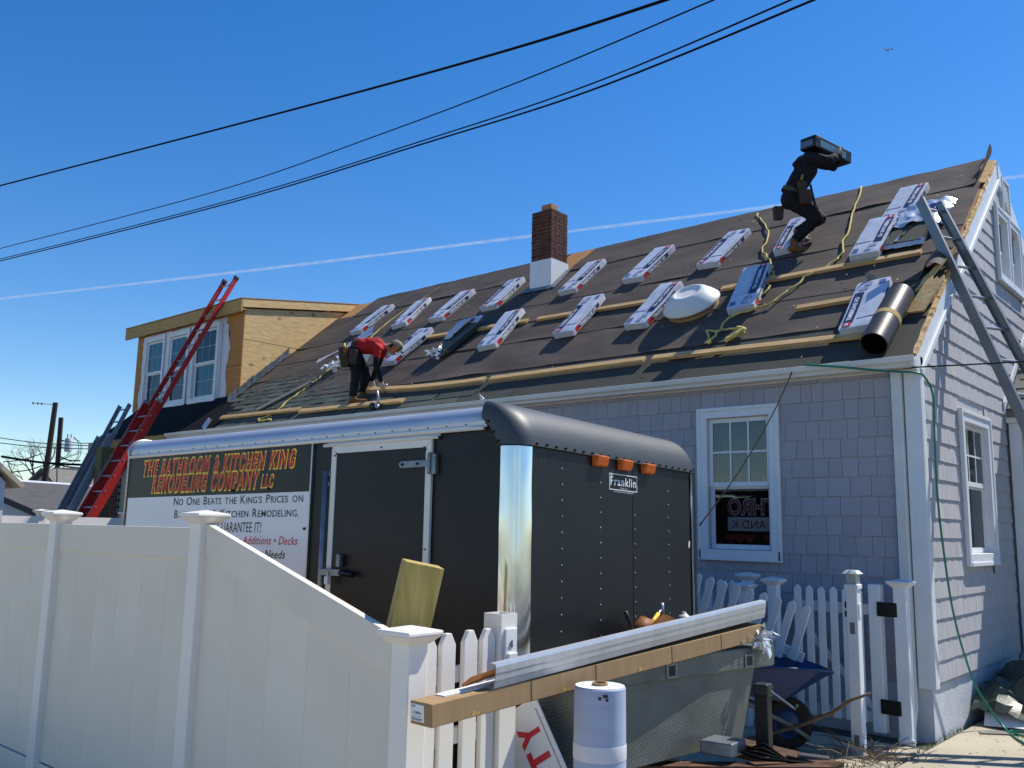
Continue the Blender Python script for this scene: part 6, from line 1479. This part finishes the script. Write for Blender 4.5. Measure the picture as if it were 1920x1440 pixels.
b = B(); b.box(.111, .1125, .02, .09, .035, .062, M=XM); b.build('red_mark', mk('faded_red', S('#8e4a44'), .5), cb)

# ================================================================== wires, hose, cord
def catmull(pts, k=8):
    pts = [Vector(p) for p in pts]; out = []
    for i in range(len(pts) - 1):
        p0, p1, p2, p3 = pts[max(i - 1, 0)], pts[i], pts[i + 1], pts[min(i + 2, len(pts) - 1)]
        for j in range(k):
            t = j / k; out.append(.5 * ((2 * p1) + (p2 - p0) * t + (2 * p0 - 5 * p1 + 4 * p2 - p3) * t * t + (3 * p1 - p0 - 3 * p2 + p3) * t ** 3))
    return out + [pts[-1]]
def wire(pts, r, name, label, cat='cable', mat='cable', k=8, n=6):
    b = B(); b.tube(catmull(pts, k), r, n); return b.build(name, M_[mat], smooth=True, label=label, cat=cat)
wire([(-28.25, 8.34, 10.89), (-26.47, 8.57, 10.8), (-17.49, 9.79, 10.28), (-11.64, 9.71, 9.42), (-7.77, 9.22, 8.62), (-5.07, 8.39, 7.81), (-4.5, 8.25, 7.67)], .020, 'overhead_cable', 'highest and thickest black overhead cable crossing the sky')
wire([(-28.4, 8.57, 9.17), (-26.62, 8.8, 9.08), (-17.61, 9.97, 8.93), (-11.86, 9.71, 8.51), (-7.82, 9.28, 8.14), (-4.43, 8.34, 7.53), (-3.84, 8.2, 7.44)], .010, 'overhead_cable', 'thin middle overhead cable below the thickest one')
wire([(-28.97, 8.77, 9.05), (-27.18, 9.01, 8.93), (-17.46, 10.16, 8.72), (-10.8, 10.01, 8.27), (-6.97, 9.43, 7.78), (-3.6, 8.45, 7.25), (-3.07, 8.25, 7.18)], .011, 'overhead_cable', 'upper strand of the lowest overhead cable pair')
wire([(-29.53, 8.94, 9.11), (-27.72, 9.2, 9.02), (-17.9, 10.42, 8.84), (-11.02, 10.21, 8.34), (-7.14, 9.67, 7.84), (-3.47, 8.8, 7.38), (-2.98, 8.58, 7.28)], .014, 'overhead_cable', 'lower strand of the lowest overhead cable pair')
wire([(-3.45, 8.17, 3.29), (-3.42, 8.16, 3.285), (-3.115, 8.165, 3.235), (-2.74, 8.17, 3.16), (-2.46, 8.19, 3.12), (-2.41, 8.28, 3.09), (-2.375, 8.37, 2.95), (-2.385, 8.40, 2.657), (-2.39, 8.40, 2.19), (-2.385, 8.44, 1.73), (-2.37, 8.61, 1.046), (-2.36, 9.0, .50), (-2.30, 9.22, .22), (-2.16, 9.22, .03), (-1.96, 8.85, .015), (-1.7, 8.5, .015)], .010, 'garden_hose', 'green hose hanging over the gutter and down the house corner', 'hose', 'hose')
wire([(-1.62, 8.7, .016), (-1.9, 9.0, .016), (-2.12, 9.2, .02), (-1.95, 9.2, .03), (-1.6, 9.1, .03), (-1.2, 9.0, .02)], .010, 'hose_loop', 'green hose loop lying on the slab before the tarpaulin', 'hose', 'hose')
wire([(-3.60, 8.20, 3.29), (-3.585, 8.16, 3.20), (-3.50, 7.5, 2.70), (-3.36, 6.6, 2.17), (-3.214, 5.72, 1.747)], .006, 'black_cord', 'thin black cord from the gutter down to the trailer corner', 'cord')
wire([(-2.47, 8.15, 3.16), (-1.2, 8.9, 3.24), (.6, 9.9, 3.45), (2.6, 11.2, 3.8)], .007, 'service_wire', 'thin dark wire running right from the gutter corner', 'wire')
wire([(-2.55, 15.2, 6.9), (4, 22, 8.6)], .012, 'service_wire', 'thin wire leaving behind the gable peak', 'wire', k=4)
wire([(-2.0, 7.25, .006), (-1.75, 7.5, .006), (-1.55, 7.9, .006), (-1.65, 8.15, .006), (-1.8, 8.05, .006)], .004, 'extension_lead', 'thin dark cord curled on the sunlit slab', 'cord')

# ================================================================== far left: neighbours, poles, bare tree
sh = thing('shed', 'small white gabled shed at the left picture edge with tan roof', 'shed', (-16.3, 4.6, 0))
b = B(); b.prism([(-16.6, 3.0, 0), (-16.6, 5.35, 0), (-16.6, 5.35, 2.24), (-16.6, 4.2, 3.3), (-16.6, 3.0, 2.24)], (1.75, 0, 0)); b.build('wall', M_['bgwhite'], sh)
b = B(); b.prism([(-16.75, 4.15, 3.36), (-16.75, 5.55, 2.16), (-16.75, 5.60, 2.20), (-16.75, 4.15, 3.44)], (2.0, 0, 0)); b.prism([(-16.75, 4.15, 3.36), (-16.75, 2.8, 2.16), (-16.75, 2.75, 2.20), (-16.75, 4.15, 3.44)], (2.0, 0, 0)); b.build('roof', M_['rooftan'], sh)
b = B(); b.box(-14.849, -14.83, 4.2, 5.0, 0, 1.95); b.build('door', M_['bggrey'], sh)
b = B(); b.box(-15.9, -15.2, 5.351, 5.37, .1, 1.9); b.build('door', M_['bggrey'], sh)
# far white fence
ff = thing('far_fence', 'white vinyl fence in the distance behind the tall near fence', 'fence', (-15.3, 7.0, 0))
FA, FB = Vector((-15.15, 5.4, 0)), Vector((-15.35, 9.2, 0)); fdv = (FB - FA).normalized()
for k in range(3):
    p = FA + fdv * (.65 + 1.42 * k); b = B(); b.box(p.x - .06, p.x + .06, p.y - .06, p.y + .06, 0, 1.80); q = b.build('post', M_['white'], ff); post_cap(p.x, p.y, 1.83, .12, q)
for k in range(4):
    a = FA + fdv * (1.42 * k - .77 + .07); c = FA + fdv * (1.42 * k + .65 - .07); 
    b = B(); b.prism([a + V3(0, 0, .1), c + V3(0, 0, .1), c + V3(0, 0, 1.48), a + V3(0, 0, 1.48)], (.02, 0, 0)); b.build('panel', M_['white'], ff)
    b = B(); b.prism([a + V3(-.02, 0, 1.52), c + V3(-.02, 0, 1.52), c + V3(-.02, 0, 1.74), a + V3(-.02, 0, 1.74)], (.05, 0, 0)); b.build('top_rail', M_['white'], ff)
b = B(); b.box(-17.18, -16.94, 7.72, 7.96, 0, 3.06); b.build('treated_corner_post', M_['greenwood'], bevel=.01, label='thick green treated post holding up the eave by the ladders', cat='post')
def far_house(name, label, loc, w, d, h, rh, ang, wall, roof, wins, dormers=()):
    M = Matrix.Translation(Vector(loc)) @ Matrix.Rotation(R(ang), 4, 'Z'); t = thing(name, label, 'house', None, M=M)
    b = B(); b.prism([(-w / 2, -d / 2, 0), (-w / 2, d / 2, 0), (-w / 2, d / 2, h), (-w / 2, 0, h + rh), (-w / 2, -d / 2, h)], (w, 0, 0)); b.build('wall', M_[wall], t)
    b = B(); e = .35; k = rh / (d / 2)
    for s_ in (-1, 1): b.prism([(-w / 2 - e, s_ * (d / 2 + e), h - e * k + .02), (-w / 2 - e, 0, h + rh + .02), (-w / 2 - e, 0, h + rh + .2), (-w / 2 - e, s_ * (d / 2 + e), h - e * k + .2)], (w + 2 * e, 0, 0))
    b.build('roof', M_[roof], t)
    for x, z, ww, hh2 in wins:
        b = B(); b.box(x - ww / 2 - .08, x + ww / 2 + .08, -d / 2 - .04, -d / 2 - .005, z - .08, z + hh2 + .08); q = b.build('window', M_['whitepaint'], t)
        b = B(); b.box(x - ww / 2, x + ww / 2, -d / 2 - .05, -d / 2 - .041, z, z + hh2 / 2 - .03); b.build('pane', M_['bgdark'], q); b = B(); b.box(x - ww / 2, x + ww / 2, -d / 2 - .05, -d / 2 - .041, z + hh2 / 2 + .03, z + hh2); b.build('pane', M_['bgdark'], q)
    for x in dormers:
        b = B(); y0 = -d / 2 * .72; zb = h + rh * .2; b.prism([(x - .8, y0, zb), (x + .8, y0, zb), (x + .8, y0, zb + 1.35), (x, y0, zb + 2.2), (x - .8, y0, zb + 1.35)], (0, d / 2 * .7, 0)); q = b.build('dormer', M_[wall], t)
        b = B(); 
        for s_ in (-1, 1): b.prism([(x + s_ * 1.0, y0 - .2, zb + 1.2), (x, y0 - .2, zb + 2.26), (x, y0 - .2, zb + 2.42), (x + s_ * 1.0, y0 - .2, zb + 1.36)], (0, d / 2 * .75, 0))
        b.build('dormer_roof', M_[roof], q)
        b = B(); b.box(x - .28, x + .28, y0 - .03, y0 - .005, zb + .25, zb + 1.35); b.build('dormer_window', M_['bgdark'], q)
    return t
view = Vector((-.93, .365, 0))
far_house('far_house', 'grey neighbour house with one window and a flat white eave', (-39.5, 13.1, 0), 9, 6, 2.85, .25, -66, 'bggrey', 'bgwhite', [(-.2, 1.35, 1.2, 1.25), (-3, 1.35, 1.2, 1.25)])
far_house('far_house', 'pale distant house with two gabled dormers and blue windows', (-52.5, 24.3, 0), 9, 6, 1.7, 2.5, -66, 'bgwhite', 'roofgrey', [(-1, .8, .8, 1.3), (2.5, .8, .8, 1.3)], dormers=(-2.2, 1.6))
far_house('far_house', 'low dark roofed house behind the far white fence', (-31.5, 13.0, 0), 7.0, 6.0, 1.72, .95, -66, 'bgwhite', 'roofdark', [(-1, .6, .8, .8)])
far_house('far_house', 'small beige house far behind the poles', (-72, 27.5, 0), 9, 7, 2.3, 1.6, -66, 'bggrey', 'rooftan', [(0, 1, 1, 1.3)])
# poles
def upole(label, base, top, r0, r1, xf=False, arm=False):
    t = thing('utility_pole', label, 'utility pole', tuple(base), 'utility poles'); base, top = Vector(base), Vector(top)
    b = B(); b.tube([base, base * .5 + top * .5, top], [r0, (r0 + r1) / 2, r1], 12); b.build('pole', M_['pole'], t, smooth=True, angle=40)
    d = (top - base)
    side = Vector((.365, .93, 0))
    if arm:
        p = base + d * .985; b = B(); b.tube([p, p - side * 1.05 + V3(0, 0, .02)], .018, 6); b.build('crossarm', M_['galv'], t)
        for k in (.6, .78, .98):
            b = B(); q = p - side * k; b.tube([q - V3(0, 0, .05), q + V3(0, 0, .05)], .035, 8); b.build('insulator', M_['blackmatte'], t)
    if xf:
        p = base + d * .80 + side * .50; b = B(); b.lathe([(.02, -.40), (.20, -.40), (.215, -.34), (.215, .34), (.20, .38), (.05, .42), (.02, .42)], 20, Matrix.Translation(p)); b.build('transformer', mk('transformer_grey', S('#c9ccd0'), .5), t, smooth=True, angle=40)
        for k in (-.25, .2):
            b = B(); b.tube([p + side * k * .4 + V3(0, 0, .4), p + side * k * .4 + V3(0, 0, .62)], .03, 6); b.build('bushing', M_['blackmatte'], t)
        b = B(); b.tube([base + d * .83, p + V3(0, 0, .2)], .03, 6); b.tube([base + d * .78, p - V3(0, 0, .2)], .03, 6); b.build('bracket', M_['galv'], t)
        for s_ in (0, 1):
            b = B(); b.tube(catmull([p + side * .2 + V3(0, 0, .5 - .1 * s_), p + side * (.5 + .12 * s_) + V3(0, 0, .1), p + side * (.45 + .1 * s_) - V3(0, 0, .8), base + d * (.66 - .05 * s_)]), .018, 5); b.build('drop_lead', M_['cable'], t, smooth=True)
        b = B(); c = base + d * .42; b.tube([c + Vector((0, 0, 0)) + side * .16 * math.cos(a) + V3(0, 0, .55 * math.sin(a)) for a in [k * math.pi / 10 for k in range(21)]], .04, 6); b.build('cable_coil', M_['cable'], t, smooth=True)
upole('leaning utility pole nearer the house with a short arm at its top', (-47.9, 18.95, -.2), (-46.52, 18.672, 7.45), .17, .12, arm=True)
upole('utility pole with grey transformer behind the leaning pole', (-54.6, 22.5, -.2), (-53.6, 21.9, 7.5), .16, .13, xf=True)
EYE_ = Vector((0, 0, EYE))
def sight(px, py, d):        # scene position seen at a picture point, d metres deep
    return EYE_ + (rt2 * ((px - 960) / FPX) + dn2 * ((py - 720) / FPX) + fw) * d
for i, (a, c, r, lb) in enumerate((((-20, 818, 47), (170, 836, 44), .022, 'high thin wire left of the poles'), ((-20, 828, 47), (178, 842, 44), .022, 'second thin wire left of the poles'),
        ((3, 856, 46), (165, 872, 44), .06, 'thick bundled cable passing the leaning pole'), ((6, 866, 45), (80, 850, 46), .025, 'drop wire rising to the pole'),
        ((14, 886, 45), (92, 869, 47), .03, 'lower slack cable left of the pole'), ((95, 869, 47), (190, 877, 44), .035, 'lower slack cable right of the pole'), ((110, 855, 50), (150, 864, 48), .04, 'spliced cable by the transformer pole'), ((12, 865, 46), (42, 871, 45), .02, 'short wire near the shed roof'), ((115, 825, 50), (185, 830, 44), .02, 'thin wire from the transformer to the eave'))):
    A_, C_ = sight(*a), sight(*c); wire([A_, A_ * .5 + C_ * .5 - V3(0, 0, .10), C_], r, 'utility_wire', lb, 'wire', k=6, n=5)
# bare tree
random.seed(5)
def bare_tree(base, h, label, spread=1.):
    t = thing('bare_tree', label, 'tree', tuple(base)); b = B(); base = Vector(base)
    tips = []
    def grow(p, d, l, r, lev):
        q = p + d * l * .5 + Vector((random.gauss(0, .04), random.gauss(0, .04), 0)) * l; e = p + d * l
        b.tube([p, q, e], [r, r * .85, r * .65], 5 if lev < 3 else 3, False)
        if lev >= 6: return
        for k in range(3 if lev < 4 else 2):
            nd = (d + Vector((random.gauss(0, .55), random.gauss(0, .55), random.gauss(.12, .28))) * spread).normalized(); grow(p + d * l * random.uniform(.65, 1), nd, l * random.uniform(.62, .82), r * .55, lev + 1)
    b.tube([base, base + V3(0, 0, h * .22)], [h * .03, h * .024], 8); b.build('trunk', M_['bark'], t, smooth=True)
    b = B(); grow(base + V3(0, 0, h * .2), V3(0, 0, 1), h * .22, h * .02, 0)
    b.build('crown', M_['bark'], t)
bare_tree((-62, 24.6, 0), 8.6, 'leafless grey tree behind the utility poles', 1.15)
bare_tree((-57, 27.5, 0), 7.4, 'smaller leafless tree at the right of the transformer pole', 1.1)
# contrail and gull
mt = bpy.data.materials.new('vapour_trail'); mt.use_nodes = True; N = mt.node_tree.nodes; L = mt.node_tree.links; N.clear()
o = N.new('ShaderNodeOutputMaterial'); tr_ = N.new('ShaderNodeBsdfTransparent'); df = N.new('ShaderNodeBsdfTranslucent'); df.inputs[0].default_value = (.95, .97, 1, 1); d2 = N.new('ShaderNodeBsdfDiffuse'); d2.inputs[0].default_value = (.95, .97, 1, 1)
ad = N.new('ShaderNodeMixShader'); ad.inputs[0].default_value = .5; L.new(df.outputs[0], ad.inputs[1]); L.new(d2.outputs[0], ad.inputs[2])
tc = N.new('ShaderNodeTexCoord'); nz = N.new('ShaderNodeTexNoise'); nz.inputs['Scale'].default_value = .03; nz.inputs['Detail'].default_value = 5; L.new(tc.outputs['Object'], nz.inputs['Vector'])
lw = N.new('ShaderNodeLayerWeight'); lw.inputs[0].default_value = .35; iv = N.new('ShaderNodeMath'); iv.operation = 'SUBTRACT'; iv.inputs[0].default_value = 1; L.new(lw.outputs['Facing'], iv.inputs[1])
ml = N.new('ShaderNodeMath'); ml.operation = 'MULTIPLY'; L.new(nz.outputs['Fac'], ml.inputs[0]); L.new(iv.outputs[0], ml.inputs[1]); m3 = N.new('ShaderNodeMath'); m3.operation = 'MULTIPLY'; m3.inputs[1].default_value = .42; L.new(ml.outputs[0], m3.inputs[0])
mx = N.new('ShaderNodeMixShader'); L.new(m3.outputs[0], mx.inputs[0]); L.new(tr_.outputs[0], mx.inputs[1]); L.new(ad.outputs[0], mx.inputs[2]); L.new(mx.outputs[0], o.inputs[0])
pts = [sight(x, y, 3000) for x, y in ((-200, 581), (0, 560), (480, 506), (960, 447), (1450, 387), (1920, 330), (2200, 296))]
P = catmull(pts, 14); b = B(); b.tube(P, [3.6 + 1.6 * hnoise(i * .8, 3) + 2.6 * min(1, i / 60) for i in range(len(P))], 10); b.build('vapour_trail', mt, smooth=True, label='thin white aircraft vapour trail across the blue sky', cat='vapour trail', kind='stuff')
gc = sight(1665, 94, 60); gu = thing('gull', 'small gull gliding high at the upper right', 'bird', tuple(gc)); s_ = rt2
b = B(); b.tube([gc - s_ * .02 - fw * .2, gc, gc + fw * .18], [.02, .06, .03], 8); b.build('body', M_['bggrey'], gu, smooth=True)
for k in (-1, 1):
    b = B(); pt = [gc + s_ * k * x + Vector((0, 0, z)) for x, z in ((.03, .02), (.2, .10), (.36, .02))]; V = []
    for p in pt: V += [p - fw * .07, p + fw * .07]
    b.add(V, [(0, 1, 3, 2), (2, 3, 5, 4)]); w = b.build('wing', M_['bgwhite'], gu); w.modifiers.new('t', 'SOLIDIFY').thickness = .02
